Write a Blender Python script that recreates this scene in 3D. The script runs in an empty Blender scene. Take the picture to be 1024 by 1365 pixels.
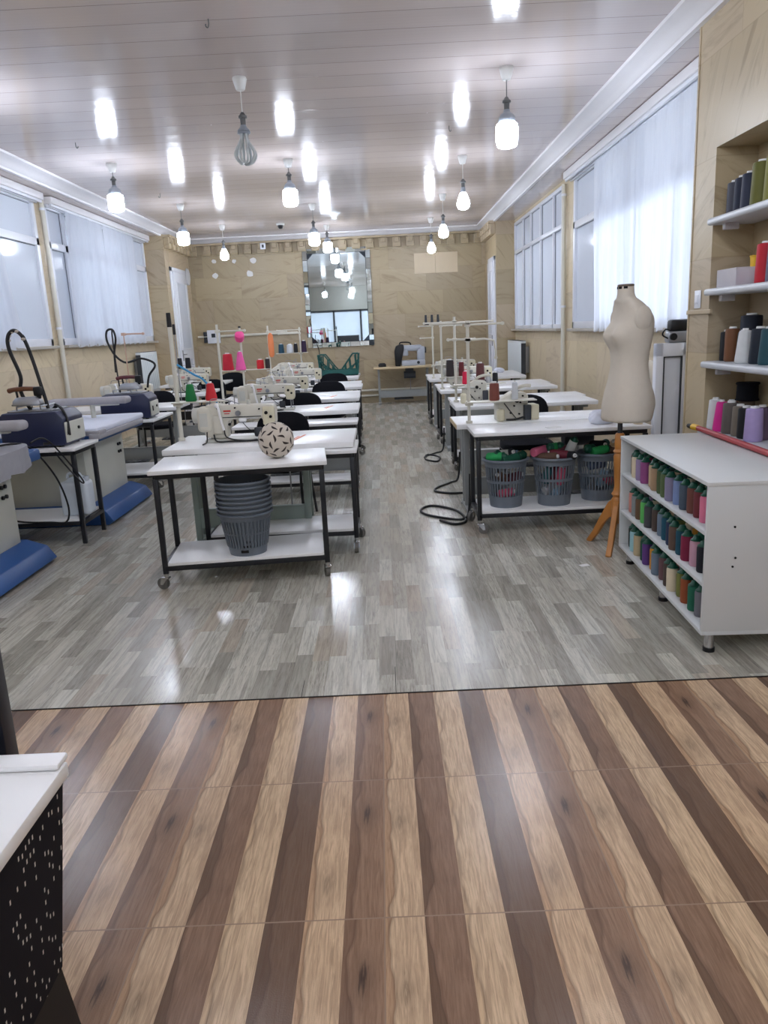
import bpy, bmesh, math, random
from mathutils import Vector, Matrix
random.seed(11)
SC = bpy.context.scene
C = SC.collection
PI = math.pi
def V(*a): return Vector(a)
def RZ(a): return Matrix.Rotation(a, 4, 'Z')
def RX(a): return Matrix.Rotation(a, 4, 'X')
def RY(a): return Matrix.Rotation(a, 4, 'Y')
def T(x, y, z): return Matrix.Translation((x, y, z))
I4 = Matrix.Identity(4)

# ------------------------------------------------------------------ mesh builder
class MB:
    def __init__(s): s.bm = bmesh.new()
    def _xf(s, vs, M):
        if M is not None:
            for v in vs: v.co = M @ v.co
    def bx(s, x0, x1, y0, y1, z0, z1, bev=0, M=None, seg=2):
        r = bmesh.ops.create_cube(s.bm, size=1)
        vs = r['verts']
        for v in vs:
            v.co = V(x0 + (v.co.x + .5) * (x1 - x0), y0 + (v.co.y + .5) * (y1 - y0), z0 + (v.co.z + .5) * (z1 - z0))
        if bev > 0:
            es = list({e for v in vs for e in v.link_edges})
            r = bmesh.ops.bevel(s.bm, geom=es, offset=bev, segments=seg, affect='EDGES', profile=.5)
            vs = list({v for f in r['faces'] for v in f.verts} | {v for v in vs if v.is_valid})
        s._xf(vs, M)
        return s
    def cyl(s, p0, p1, r0, r1=None, n=14, M=None):
        p0, p1 = Vector(p0), Vector(p1)
        r1 = r0 if r1 is None else r1
        d = p1 - p0
        q = d.to_track_quat('Z', 'Y').to_matrix()
        A, B = [], []
        for i in range(n):
            a = 2 * PI * i / n
            u = q @ V(math.cos(a), math.sin(a), 0)
            A.append(s.bm.verts.new(p0 + u * r0)); B.append(s.bm.verts.new(p1 + u * r1))
        for i in range(n):
            j = (i + 1) % n
            s.bm.faces.new((A[i], A[j], B[j], B[i]))
        s.bm.faces.new(A[::-1]); s.bm.faces.new(B)
        s._xf(A + B, M)
        return s
    def tube(s, pts, r, n=8, closed=False, sub=0, M=None):
        P = [Vector(p) for p in pts]
        if sub:
            Q = []
            m = len(P)
            rng = range(m) if closed else range(m - 1)
            for i in rng:
                g = (lambda k: P[k % m]) if closed else (lambda k: P[max(0, min(m - 1, k))])
                a, b, c, d = g(i - 1), g(i), g(i + 1), g(i + 2)
                for k in range(sub):
                    t = k / sub
                    Q.append(.5 * ((2 * b) + (c - a) * t + (2 * a - 5 * b + 4 * c - d) * t * t + (3 * b - 3 * c + d - a) * t ** 3))
            if not closed: Q.append(P[-1])
            P = Q
        m = len(P)
        rings = []
        up = None
        for i in range(m):
            if closed: t = P[(i + 1) % m] - P[i - 1]
            else: t = P[min(m - 1, i + 1)] - P[max(0, i - 1)]
            if t.length < 1e-9: t = V(0, 0, 1)
            t.normalize()
            if up is None:
                up = V(0, 0, 1) if abs(t.z) < .9 else V(1, 0, 0)
            up = (up - t * up.dot(t))
            if up.length < 1e-6: up = t.orthogonal()
            up.normalize()
            sd = t.cross(up)
            rr = r[min(i, len(r) - 1)] if isinstance(r, (list, tuple)) else r
            rings.append([s.bm.verts.new(P[i] + (up * math.cos(2 * PI * k / n) + sd * math.sin(2 * PI * k / n)) * rr) for k in range(n)])
        for i in range(m if closed else m - 1):
            A, B = rings[i], rings[(i + 1) % m]
            for k in range(n):
                l = (k + 1) % n
                s.bm.faces.new((A[k], B[k], B[l], A[l]))
        if not closed:
            s.bm.faces.new(rings[0]); s.bm.faces.new(rings[-1][::-1])
        s._xf([v for q in rings for v in q], M)
        return s
    def lathe(s, prof, c=(0, 0, 0), n=24, M=None, sx=1, sy=1):
        rings = []
        allv = []
        for (r, z) in prof:
            if r < 1e-6:
                q = [s.bm.verts.new((c[0], c[1], c[2] + z))]
            else:
                q = [s.bm.verts.new((c[0] + r * sx * math.cos(2 * PI * k / n), c[1] + r * sy * math.sin(2 * PI * k / n), c[2] + z)) for k in range(n)]
            rings.append(q); allv += q
        for A, B in zip(rings, rings[1:]):
            if len(A) == 1 and len(B) == 1: continue
            for k in range(n):
                l = (k + 1) % n
                if len(A) == 1: s.bm.faces.new((A[0], B[l], B[k]))
                elif len(B) == 1: s.bm.faces.new((A[k], A[l], B[0]))
                else: s.bm.faces.new((A[k], A[l], B[l], B[k]))
        if len(rings[0]) > 1: s.bm.faces.new(rings[0][::-1])
        if len(rings[-1]) > 1: s.bm.faces.new(rings[-1])
        s._xf(allv, M)
        return s
    def prism(s, poly, axis, a, b, bev=0, M=None, seg=2):
        def mk(p, t):
            return {'x': V(t, p[0], p[1]), 'y': V(p[0], t, p[1]), 'z': V(p[0], p[1], t)}[axis]
        A = [s.bm.verts.new(mk(p, a)) for p in poly]
        B = [s.bm.verts.new(mk(p, b)) for p in poly]
        n = len(poly)
        fs = [s.bm.faces.new(A), s.bm.faces.new(B[::-1])]
        for i in range(n):
            j = (i + 1) % n
            fs.append(s.bm.faces.new((A[j], A[i], B[i], B[j])))
        bmesh.ops.recalc_face_normals(s.bm, faces=fs)
        vs = A + B
        if bev > 0:
            es = list({e for f in fs for e in f.edges})
            r = bmesh.ops.bevel(s.bm, geom=es, offset=bev, segments=seg, affect='EDGES', profile=.5)
            vs = list({v for f in r['faces'] for v in f.verts} | {v for v in vs if v.is_valid})
        s._xf(vs, M)
        return s
    def ell(s, c, rx, ry, rz, nu=16, nv=10, M=None):
        prof = [(math.sin(PI * i / nv), -math.cos(PI * i / nv)) for i in range(nv + 1)]
        prof[0] = (0, -1); prof[-1] = (0, 1)
        return s.lathe([(r * rx, z * rz) for r, z in prof], c, nu, M, 1, ry / rx)
    def grid(s, fn, nu, nv, M=None):
        G = [[s.bm.verts.new(fn(i / nu, j / nv)) for j in range(nv + 1)] for i in range(nu + 1)]
        for i in range(nu):
            for j in range(nv):
                s.bm.faces.new((G[i][j], G[i + 1][j], G[i + 1][j + 1], G[i][j + 1]))
        s._xf([v for q in G for v in q], M)
        return s
    def loft(s, rings, cap=True):
        R = [[s.bm.verts.new(p) for p in r] for r in rings]
        n = len(R[0])
        for A, B in zip(R, R[1:]):
            for k in range(n):
                l = (k + 1) % n
                s.bm.faces.new((A[k], A[l], B[l], B[k]))
        if cap:
            s.bm.faces.new(R[0][::-1]); s.bm.faces.new(R[-1])
        return s
    def mesh(s, name, mat, ang=38, flat=False):
        me = bpy.data.meshes.new(name)
        bmesh.ops.recalc_face_normals(s.bm, faces=s.bm.faces[:])
        s.bm.to_mesh(me); s.bm.free()
        if not flat:
            for p in me.polygons: p.use_smooth = True
            try: me.set_sharp_from_angle(angle=math.radians(ang))
            except Exception: pass
        for m in (mat if isinstance(mat, (list, tuple)) else [mat]): me.materials.append(m)
        return me
    def build(s, name, mat, parent=None, loc=None, rot=None, ang=38, label=None, flat=False):
        o = bpy.data.objects.new(name, s.mesh(name, mat, ang, flat))
        C.objects.link(o)
        if parent is not None: o.parent = parent
        if loc is not None: o.location = loc
        if rot is not None: o.rotation_euler = rot
        if label: o['label'] = label
        return o

def tag(o, label, cat, group=None, kind=None):
    o['label'] = label; o['category'] = cat
    if group: o['group'] = group
    if kind: o['kind'] = kind
    return o
def thing(name, label, cat, loc=(0, 0, 0), rz=0, group=None):
    o = bpy.data.objects.new(name, None); C.objects.link(o)
    o.empty_display_size = .1
    o.location = loc; o.rotation_euler = (0, 0, rz)
    return tag(o, label, cat, group)
def dup(root, loc, rz=None, label=None, group=None, rot=None):
    r = root.copy(); C.objects.link(r); r.location = loc
    if rz is not None: r.rotation_euler = (0, 0, rz)
    if rot is not None: r.rotation_euler = rot
    if label: r['label'] = label
    if group: r['group'] = group
    for ch in list(root.children):
        c = ch.copy(); C.objects.link(c); c.parent = r
        for g in list(ch.children):
            d = g.copy(); C.objects.link(d); d.parent = c
    return r
def struct(name, mb, mat, parent=None, flat=True, ang=30):
    o = mb.build(name, mat, parent, flat=flat, ang=ang)
    o['kind'] = 'structure'
    return o

# ------------------------------------------------------------------ materials
def lin(c):
    f = lambda u: u / 12.92 if u <= .04045 else ((u + .055) / 1.055) ** 2.4
    return (f(c[0] / 255), f(c[1] / 255), f(c[2] / 255), 1)
class NT:
    def __init__(s, name):
        s.m = bpy.data.materials.new(name); s.m.use_nodes = True
        s.t = s.m.node_tree; s.t.nodes.clear()
        s.out = s.n('ShaderNodeOutputMaterial')
    def n(s, t, **k):
        d = s.t.nodes.new(t)
        for a, b in k.items(): setattr(d, a, b)
        return d
    def l(s, a, b): s.t.links.new(a, b)
    def put(s, sock, v):
        if hasattr(v, 'is_linked') or isinstance(v, bpy.types.NodeSocket): s.l(v, sock)
        else: sock.default_value = v
    def math(s, op, a, b=0, c=None, clamp=False):
        d = s.n('ShaderNodeMath', operation=op); d.use_clamp = clamp
        s.put(d.inputs[0], a); s.put(d.inputs[1], b)
        if c is not None: s.put(d.inputs[2], c)
        return d.outputs[0]
    def mix(s, f, a, b, blend='MIX'):
        d = s.n('ShaderNodeMix', data_type='RGBA', blend_type=blend)
        s.put(d.inputs[0], f); s.put(d.inputs[6], a); s.put(d.inputs[7], b)
        return d.outputs[2]
    def obj(s): return s.n('ShaderNodeTexCoord').outputs['Object']
    def sep(s, v):
        d = s.n('ShaderNodeSeparateXYZ'); s.l(v, d.inputs[0]); return d.outputs
    def comb(s, x=0, y=0, z=0):
        d = s.n('ShaderNodeCombineXYZ')
        for i, q in enumerate((x, y, z)): s.put(d.inputs[i], q)
        return d.outputs[0]
    def noise(s, vec, scale=5, detail=3, rough=.5, dist=0):
        d = s.n('ShaderNodeTexNoise')
        s.l(vec, d.inputs['Vector']); d.inputs['Scale'].default_value = scale
        d.inputs['Detail'].default_value = detail; d.inputs['Roughness'].default_value = rough
        d.inputs['Distortion'].default_value = dist
        return d.outputs['Fac']
    def white(s, vec):
        d = s.n('ShaderNodeTexWhiteNoise', noise_dimensions='3D'); s.l(vec, d.inputs['Vector'])
        return d.outputs['Value'], d.outputs['Color']
    def ramp(s, fac, stops, interp='LINEAR'):
        d = s.n('ShaderNodeValToRGB'); s.l(fac, d.inputs[0])
        cr = d.color_ramp; cr.interpolation = interp
        while len(cr.elements) < len(stops): cr.elements.new(.5)
        for e, (p, c) in zip(cr.elements, stops): e.position = p; e.color = c
        return d.outputs[0]
    def bump(s, h, strength=.2, dist=.01):
        d = s.n('ShaderNodeBump'); s.l(h, d.inputs['Height'])
        d.inputs['Strength'].default_value = strength; d.inputs['Distance'].default_value = dist
        return d.outputs[0]
    def pbr(s, col, rough=.5, metal=0, spec=.5, normal=None, coat=0, emis=None, est=0, trans=0, alpha=None):
        d = s.n('ShaderNodeBsdfPrincipled')
        s.put(d.inputs['Base Color'], col); s.put(d.inputs['Roughness'], rough)
        s.put(d.inputs['Metallic'], metal); s.put(d.inputs['Specular IOR Level'], spec)
        d.inputs['Coat Weight'].default_value = coat
        d.inputs['Transmission Weight'].default_value = trans
        if normal is not None: s.l(normal, d.inputs['Normal'])
        if emis is not None:
            s.put(d.inputs['Emission Color'], emis); d.inputs['Emission Strength'].default_value = est
        s.d = d
        s.l(d.outputs[0], s.out.inputs[0])
        return s.m
_mc = {}
def mat(name, rgb, rough=.5, metal=0, spec=.5, var=.08, scale=9, bump=0, coat=0, bscale=60):
    if name in _mc: return _mc[name]
    t = NT(name)
    ob = t.obj()
    f = t.noise(ob, scale, 3, .55)
    c = lin(rgb)
    lo = tuple(x * (1 - var) for x in c[:3]) + (1,); hi = tuple(min(1, x * (1 + var)) for x in c[:3]) + (1,)
    col = t.mix(f, lo, hi)
    r = t.math('MULTIPLY_ADD', f, .12, rough - .06, clamp=True)
    nm = None
    if bump: nm = t.bump(t.noise(ob, bscale, 2), bump, .004)
    _mc[name] = t.pbr(col, r, metal, spec, nm, coat)
    return _mc[name]
SKY, SUN, EXPO, BULBS = 4.0, 20.0, 0.07, 88
def stone_mat(name, axis, w, h, base, hi, dark, off=0, mort=.05, contrast=1.):
    t = NT(name)
    x, y, z = t.sep(t.obj())
    u = x if axis == 'x' else t.math('MULTIPLY_ADD', x, .93, y)
    row = t.math('FLOOR', t.math('DIVIDE', z, h))
    rnd, _ = t.white(t.comb(row, 3.3, off))
    uu = t.math('ADD', t.math('DIVIDE', u, w), t.math('MULTIPLY', rnd, 1.0))
    colm = t.math('FLOOR', uu)
    tv, tc = t.white(t.comb(row, colm, off + .5))
    tr, tg, tb = t.sep(tc)
    # swirling bedding planes, turned differently on every tile
    ang = t.math('MULTIPLY_ADD', tr, 1.6, -.5)
    ca, sa = t.math('COSINE', ang), t.math('SINE', ang)
    a = t.math('SUBTRACT', t.math('MULTIPLY', u, ca), t.math('MULTIPLY', z, sa))
    b = t.math('ADD', t.math('MULTIPLY', u, sa), t.math('MULTIPLY', z, ca))
    pos = t.comb(t.math('MULTIPLY', a, .9), t.math('MULTIPLY', b, 5.5), t.math('MULTIPLY', tv, 37))
    n1 = t.noise(pos, 1.6, 6, .62, 1.2)
    n2 = t.noise(t.comb(a, b, tv), 3., 3, .6)
    c = t.ramp(n1, [(.3, lin(dark)), (.47, lin(base)), (.62, lin(base)), (.8, lin(hi))])
    c = t.mix(t.math('MULTIPLY', n2, .35), c, lin(hi))
    tone = t.math('MULTIPLY_ADD', tg, .22 * contrast, 1 - .12 * contrast)
    c = t.mix(1.0, c, t.comb(tone, tone, t.math('MULTIPLY_ADD', tb, .1, t.math('SUBTRACT', tone, .05))), 'MULTIPLY')
    # joints
    fz = t.math('FRACT', t.math('DIVIDE', z, h)); fu = t.math('FRACT', uu)
    ez = t.math('MULTIPLY', t.math('MINIMUM', fz, t.math('SUBTRACT', 1, fz)), h)
    eu = t.math('MULTIPLY', t.math('MINIMUM', fu, t.math('SUBTRACT', 1, fu)), w)
    e = t.math('MINIMUM', ez, eu)
    j = t.math('LESS_THAN', e, .004)
    c = t.mix(t.math('MULTIPLY', j, mort * 8), c, lin(dark))
    nm = t.bump(t.math('ADD', t.math('MULTIPLY', n1, .6), t.math('MULTIPLY', j, -.6)), .22, .006)
    return t.pbr(c, .42, 0, .4, nm)
WALL_BACK = stone_mat('stone_cladding_back', 'x', .95, .45, (166, 150, 122), (182, 168, 143), (138, 121, 95), 0, .04, .8)
WALL_SIDE = stone_mat('stone_cladding_side', 'y', .95, .62, (204, 188, 158), (217, 203, 178), (180, 161, 132), 7, .05, .6)
WALL_PIL = stone_mat('stone_cladding_pillar', 'y', 1.6, .62, (186, 168, 137), (204, 189, 161), (156, 136, 106), 4)
WALL_PILX = stone_mat('stone_cladding_pillar_face', 'x', 1.6, .62, (186, 168, 137), (204, 189, 161), (156, 136, 106), 5)

def ceiling_mat():
    t = NT('ceiling_pvc_planks')
    x, y, z = t.sep(t.obj())
    P = .3
    f = t.math('FRACT', t.math('DIVIDE', y, P))
    k = t.math('FLOOR', t.math('DIVIDE', y, P))
    rv, _ = t.white(t.comb(k, 1.7, .3))
    e = t.math('MULTIPLY', t.math('MINIMUM', f, t.math('SUBTRACT', 1, f)), P)
    g = t.math('LESS_THAN', e, .0035)
    sh = t.math('MULTIPLY_ADD', rv, .07, .955)
    st = t.noise(t.comb(t.math('MULTIPLY', x, .8), t.math('MULTIPLY', y, 30), k), 2.0, 2)
    sh = t.math('ADD', sh, t.math('MULTIPLY', t.math('SUBTRACT', st, .5), .06))
    c = t.mix(1., lin((205, 193, 189)), t.comb(sh, sh, sh), 'MULTIPLY')
    c = t.mix(t.math('MULTIPLY', g, .7), c, lin((120, 110, 104)))
    # every plank is a shallow trough with a random lean, and the plastic ripples across its length
    w1 = t.math('MULTIPLY', t.math('COSINE', t.math('MULTIPLY', f, 2 * PI)), .00022)
    w2 = t.math('MULTIPLY', t.math('COSINE', t.math('MULTIPLY', y, 2 * PI / .05)), .00005)
    lean = t.math('MULTIPLY', t.math('MULTIPLY', t.math('SUBTRACT', rv, .5), f), .0006)
    rip = t.math('MULTIPLY', t.noise(t.comb(t.math('MULTIPLY', x, .6), t.math('MULTIPLY', y, 2.0), 0), 2.2, 1), .0007)
    h = t.math('ADD', t.math('ADD', w1, w2), t.math('ADD', lean, rip))
    h = t.math('ADD', h, t.math('MULTIPLY', g, -.002))
    nm = t.bump(h, 1.0, 1.0)
    return t.pbr(c, .115, 0, .5, nm)
CEIL_M = ceiling_mat()

def laminate_mat():
    t = NT('floor_grey_laminate')
    x, y, z = t.sep(t.obj())
    W = .079
    i = t.math('FLOOR', t.math('DIVIDE', x, W))
    r1, _ = t.white(t.comb(i, 5.1, 2))
    L = .44
    yy = t.math('ADD', t.math('DIVIDE', y, L), t.math('MULTIPLY', r1, 7))
    j = t.math('FLOOR', yy)
    v, cc = t.white(t.comb(i, j, 9))
    cr, cg, cb = t.sep(cc)
    grain = t.noise(t.comb(t.math('MULTIPLY', x, 26), t.math('MULTIPLY', y, 1.6), t.math('MULTIPLY', v, 50)), 2.2, 5, .65, .6)
    fine = t.noise(t.comb(t.math('MULTIPLY', x, 160), t.math('MULTIPLY', y, 9), v), 1.5, 3, .7)
    base = t.ramp(v, [(0, lin((172, 169, 157))), (.2, lin((191, 187, 174))), (.45, lin((206, 203, 190))), (.65, lin((192, 182, 166))), (.8, lin((213, 211, 199))), (.93, lin((166, 162, 151)))], 'CONSTANT')
    c = t.mix(t.math('MULTIPLY', t.ramp(grain, [(.42, (0, 0, 0, 1)), (.68, (1, 1, 1, 1))]), .5), base, lin((104, 100, 94)))
    c = t.mix(t.math('MULTIPLY', t.ramp(fine, [(.5, (0, 0, 0, 1)), (.75, (1, 1, 1, 1))]), t.math('MULTIPLY', cg, .75)), c, lin((82, 79, 75)))
    fx = t.math('FRACT', t.math('DIVIDE', x, W)); fy = t.math('FRACT', yy)
    ex = t.math('MULTIPLY', t.math('MINIMUM', fx, t.math('SUBTRACT', 1, fx)), W)
    b3 = t.math('FRACT', t.math('DIVIDE', x, W * 2))
    e3 = t.math('MULTIPLY', t.math('MINIMUM', b3, t.math('SUBTRACT', 1, b3)), W * 2)
    j3 = t.math('LESS_THAN', e3, .0014)
    c = t.mix(t.math('MULTIPLY', j3, .35), c, lin((92, 86, 80)))
    scuff = t.noise(t.comb(x, y, 0), 1.3, 4, .6)
    r = t.math('MULTIPLY_ADD', scuff, .24, .10)
    nm = t.bump(t.math('ADD', t.math('MULTIPLY', fine, .35), t.math('MULTIPLY', j3, -.5)), .12, .002)
    return t.pbr(c, r, 0, .5, nm)
LAM = laminate_mat()

def tile_mat():
    t = NT('floor_wood_look_tile')
    x0, y0, z = t.sep(t.obj())
    W = .1052; TW = W * 6; TL = .632
    x = t.math('ADD', x0, .062); y = t.math('SUBTRACT', 2.962, y0)
    tx = t.math('FLOOR', t.math('DIVIDE', x, TW)); ty = t.math('FLOOR', t.math('DIVIDE', y, TL))
    ly = t.math('SUBTRACT', y, t.math('MULTIPLY', ty, TL))
    pk = t.math('DIVIDE', x, W)
    k = t.math('FLOOR', pk)
    u = t.math('FRACT', pk)
    kk = t.math('SUBTRACT', k, t.math('MULTIPLY', tx, 6))
    # order on the tile: wavy light knot, dark, plain light, dark, light with knot, mid with knot
    wob = t.noise(t.comb(t.math('MULTIPLY', kk, 9.7), t.math('MULTIPLY', ly, 3.2), t.math('MULTIPLY', ty, .0)), 1.1, 2, .5)
    thr = t.math('MULTIPLY_ADD', wob, 1.0, -.30)
    side = t.math('LESS_THAN', u, thr)
    def pick(cols):
        return t.ramp(t.math('DIVIDE', t.math('ADD', kk, .5), 6), [((q + .0) / 6, lin(cc)) for q, cc in enumerate(cols)], 'CONSTANT')
    A = pick([(214, 184, 150), (144, 114, 92), (216, 187, 152), (118, 94, 76), (215, 184, 149), (154, 123, 99)])
    B = pick([(188, 152, 119), (112, 87, 68), (209, 178, 142), (102, 80, 64), (198, 162, 127), (133, 104, 83)])
    c = t.mix(side, A, B)
    c = t.mix(t.ramp(t.math('ABSOLUTE', t.math('SUBTRACT', u, thr)), [(0, (.45, .45, .45, 1)), (.07, (0, 0, 0, 1))]), c, lin((84, 64, 52)))
    gx = t.math('ADD', t.math('MULTIPLY', u, .105), t.math('MULTIPLY', kk, 1.31))
    warp = t.noise(t.comb(t.math('MULTIPLY', gx, 9), t.math('MULTIPLY', ly, 3.), 0), 1.6, 2)
    ring = t.noise(t.comb(t.math('MULTIPLY_ADD', warp, .9, t.math('MULTIPLY', gx, 42)), t.math('MULTIPLY', ly, 2.2), kk), 2., 6, .6, 1.4)
    c = t.mix(t.math('MULTIPLY', t.ramp(ring, [(.40, (0, 0, 0, 1)), (.62, (1, 1, 1, 1))]), .38), c, lin((92, 64, 46)))
    fine = t.noise(t.comb(t.math('MULTIPLY', gx, 260), t.math('MULTIPLY', ly, 11), 0), 1.2, 3, .7)
    c = t.mix(t.math('MULTIPLY', t.ramp(fine, [(.5, (0, 0, 0, 1)), (.78, (1, 1, 1, 1))]), .42), c, lin((78, 56, 42)))
    # knots on planks 0, 4, 5
    isk = t.ramp(t.math('DIVIDE', t.math('ADD', kk, .5), 6), [(0, (.23, 0, 0, 1)), (1 / 6, (9, 0, 0, 1)), (4 / 6, (.50, 0, 0, 1)), (5 / 6, (.19, 0, 0, 1))], 'CONSTANT')
    kr, _, _ = t.sep(isk)
    du = t.math('MULTIPLY', t.math('SUBTRACT', u, .5), 1.9); dl = t.math('MULTIPLY', t.math('SUBTRACT', ly, kr), 7.5)
    d = t.math('SQRT', t.math('ADD', t.math('MULTIPLY', du, du), t.math('MULTIPLY', dl, dl)))
    d = t.math('ADD', d, t.math('MULTIPLY', t.math('SUBTRACT', ring, .5), 1.5))
    rg = t.math('MULTIPLY_ADD', t.math('SINE', t.math('MULTIPLY', d, 15)), .5, .5)
    kf = t.math('MULTIPLY', t.ramp(d, [(0, (1, 1, 1, 1)), (.9, (0, 0, 0, 1))]), t.math('MULTIPLY_ADD', rg, .3, .12))
    c = t.mix(kf, c, lin((74, 55, 44)))
    c = t.mix(t.math('MULTIPLY', t.ramp(d, [(.05, (1, 1, 1, 1)), (.42, (0, 0, 0, 1))]), t.math('MULTIPLY_ADD', t.math('GREATER_THAN', kk, 4.5), .55, .2)), c, lin((44, 34, 30)))
    fx = t.math('FRACT', t.math('DIVIDE', x, TW)); fy = t.math('FRACT', t.math('DIVIDE', y, TL))
    e = t.math('MINIMUM', t.math('MULTIPLY', t.math('MINIMUM', fx, t.math('SUBTRACT', 1, fx)), TW), t.math('MULTIPLY', t.math('MINIMUM', fy, t.math('SUBTRACT', 1, fy)), TL))
    g = t.math('LESS_THAN', e, .0022)
    c = t.mix(g, c, lin((150, 126, 106)))
    grit = t.noise(t.comb(x, y, 0), 260, 2, .6)
    big = t.noise(t.comb(x, y, 0), 2.2, 3, .6)
    r = t.math('MULTIPLY_ADD', big, .16, .12)
    nm = t.bump(t.math('ADD', t.math('MULTIPLY', grit, .5), t.math('MULTIPLY', g, -1.)), .40, .0018)
    return t.pbr(c, r, 0, .5, nm)
TILE = tile_mat()

def bulb_mat(name, rgb, s):
    t = NT(name)
    lw = t.n('ShaderNodeLayerWeight'); lw.inputs[0].default_value = .3
    e = t.mix(t.math('MULTIPLY', t.noise(t.obj(), 3, 1), .1), lin(rgb), (1, 1, 1, 1))
    return t.pbr(lin((240, 242, 245)), .4, 0, .4, None, 0, e, s)
BULB = bulb_mat('lit_bulb_diffuser', (228, 238, 255), BULBS)

def pane_mat(name, trl, tpw):
    t = NT(name)
    f = t.noise(t.obj(), 4, 3)
    tr = t.n('ShaderNodeBsdfTranslucent'); t.l(t.mix(f, lin((205, 214, 226)), lin((218, 226, 236))), tr.inputs[0])
    tp = t.n('ShaderNodeBsdfTransparent'); tp.inputs[0].default_value = (.70, .74, .80, 1)
    di = t.n('ShaderNodeBsdfDiffuse'); di.inputs[0].default_value = lin((212, 217, 226))
    gl = t.n('ShaderNodeBsdfGlossy'); gl.inputs['Roughness'].default_value = .1
    m0 = t.n('ShaderNodeMixShader'); m0.inputs[0].default_value = 1 - trl; t.l(tr.outputs[0], m0.inputs[1]); t.l(di.outputs[0], m0.inputs[2])
    m1 = t.n('ShaderNodeMixShader'); m1.inputs[0].default_value = tpw; t.l(m0.outputs[0], m1.inputs[1]); t.l(tp.outputs[0], m1.inputs[2])
    m2 = t.n('ShaderNodeMixShader'); m2.inputs[0].default_value = .07; t.l(m1.outputs[0], m2.inputs[1]); t.l(gl.outputs[0], m2.inputs[2])
    t.l(m2.outputs[0], t.out.inputs[0])
    return t.m
PANE = pane_mat('frosted_window_film', .16, .03)
PANE_C = pane_mat('thin_frosted_window_film', .2, .5)
def curtain_mat():
    t = NT('sheer_white_curtain')
    wv = t.noise(t.comb(*[t.math('MULTIPLY', q, k) for q, k in zip(t.sep(t.obj()), (40, 40, 2))]), 2, 2)
    col = t.mix(wv, lin((226, 230, 238)), lin((240, 242, 247)))
    tr = t.n('ShaderNodeBsdfTranslucent'); t.l(col, tr.inputs[0])
    di = t.n('ShaderNodeBsdfDiffuse'); t.l(col, di.inputs[0])
    tp = t.n('ShaderNodeBsdfTransparent')
    m0 = t.n('ShaderNodeMixShader'); m0.inputs[0].default_value = .45; t.l(tr.outputs[0], m0.inputs[1]); t.l(di.outputs[0], m0.inputs[2])
    m1 = t.n('ShaderNodeMixShader'); m1.inputs[0].default_value = .16; t.l(m0.outputs[0], m1.inputs[1]); t.l(tp.outputs[0], m1.inputs[2])
    t.l(m1.outputs[0], t.out.inputs[0])
    return t.m
CURT = curtain_mat()
def glass_mat(name, tint=(1, 1, 1, 1), mixv=.2):
    t = NT(name)
    gl = t.n('ShaderNodeBsdfGlossy'); gl.inputs['Roughness'].default_value = .05
    tp = t.n('ShaderNodeBsdfTransparent'); tp.inputs[0].default_value = tint
    fr = t.n('ShaderNodeFresnel'); fr.inputs[0].default_value = 1.45
    m = t.n('ShaderNodeMixShader'); t.l(t.math('ADD', fr.outputs[0], t.math('MULTIPLY', t.noise(t.obj(), 5, 1), mixv)), m.inputs[0])
    t.l(tp.outputs[0], m.inputs[1]); t.l(gl.outputs[0], m.inputs[2]); t.l(m.outputs[0], t.out.inputs[0])
    return t.m
GLASS = glass_mat('clear_glass_tube', (.9, .93, .93, 1), .5)
def milky_mat():
    t = NT('milky_plastic')
    f = t.noise(t.obj(), 8, 2)
    tp = t.n('ShaderNodeBsdfTransparent'); tp.inputs[0].default_value = (.95, .94, .96, 1)
    di = t.n('ShaderNodeBsdfPrincipled'); t.l(t.mix(f, lin((220, 218, 222)), lin((232, 230, 234))), di.inputs['Base Color']); di.inputs['Roughness'].default_value = .25
    m = t.n('ShaderNodeMixShader'); m.inputs[0].default_value = .5
    t.l(tp.outputs[0], m.inputs[1]); t.l(di.outputs[0], m.inputs[2]); t.l(m.outputs[0], t.out.inputs[0])
    return t.m
CLEARP = milky_mat()
def mirror_mat():
    t = NT('mirror_silver')
    f = t.noise(t.obj(), 6, 2)
    return t.pbr(t.mix(f, lin((222, 232, 232)), lin((232, 240, 240))), .015, 1, .5)
MIRROR = mirror_mat()
def cloth_spot_mat():
    t = NT('black_fabric_white_dashes')
    x, y, z = t.sep(t.obj())
    u = t.math('ADD', x, y)
    gx = t.math('DIVIDE', u, .013); 
    i = t.math('FLOOR', gx)
    sft, _ = t.white(t.comb(i, 2, 0))
    gz = t.math('ADD', t.math('DIVIDE', z, .030), t.math('MULTIPLY', sft, 9))
    j = t.math('FLOOR', gz)
    v, vc = t.white(t.comb(i, j, 4))
    fu = t.math('SUBTRACT', t.math('FRACT', gx), .5); fz = t.math('SUBTRACT', t.math('FRACT', gz), .5)
    m = t.math('MULTIPLY', t.math('LESS_THAN', t.math('ABSOLUTE', fu), .16), t.math('LESS_THAN', t.math('ABSOLUTE', fz), .17))
    m = t.math('MULTIPLY', m, t.math('LESS_THAN', v, .30))
    c = t.mix(m, lin((15, 17, 28)), lin((212, 210, 206)))
    return t.pbr(c, .75, 0, .2, t.bump(t.noise(t.obj(), 400, 1), .2, .001))
SPOT = cloth_spot_mat()

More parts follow.
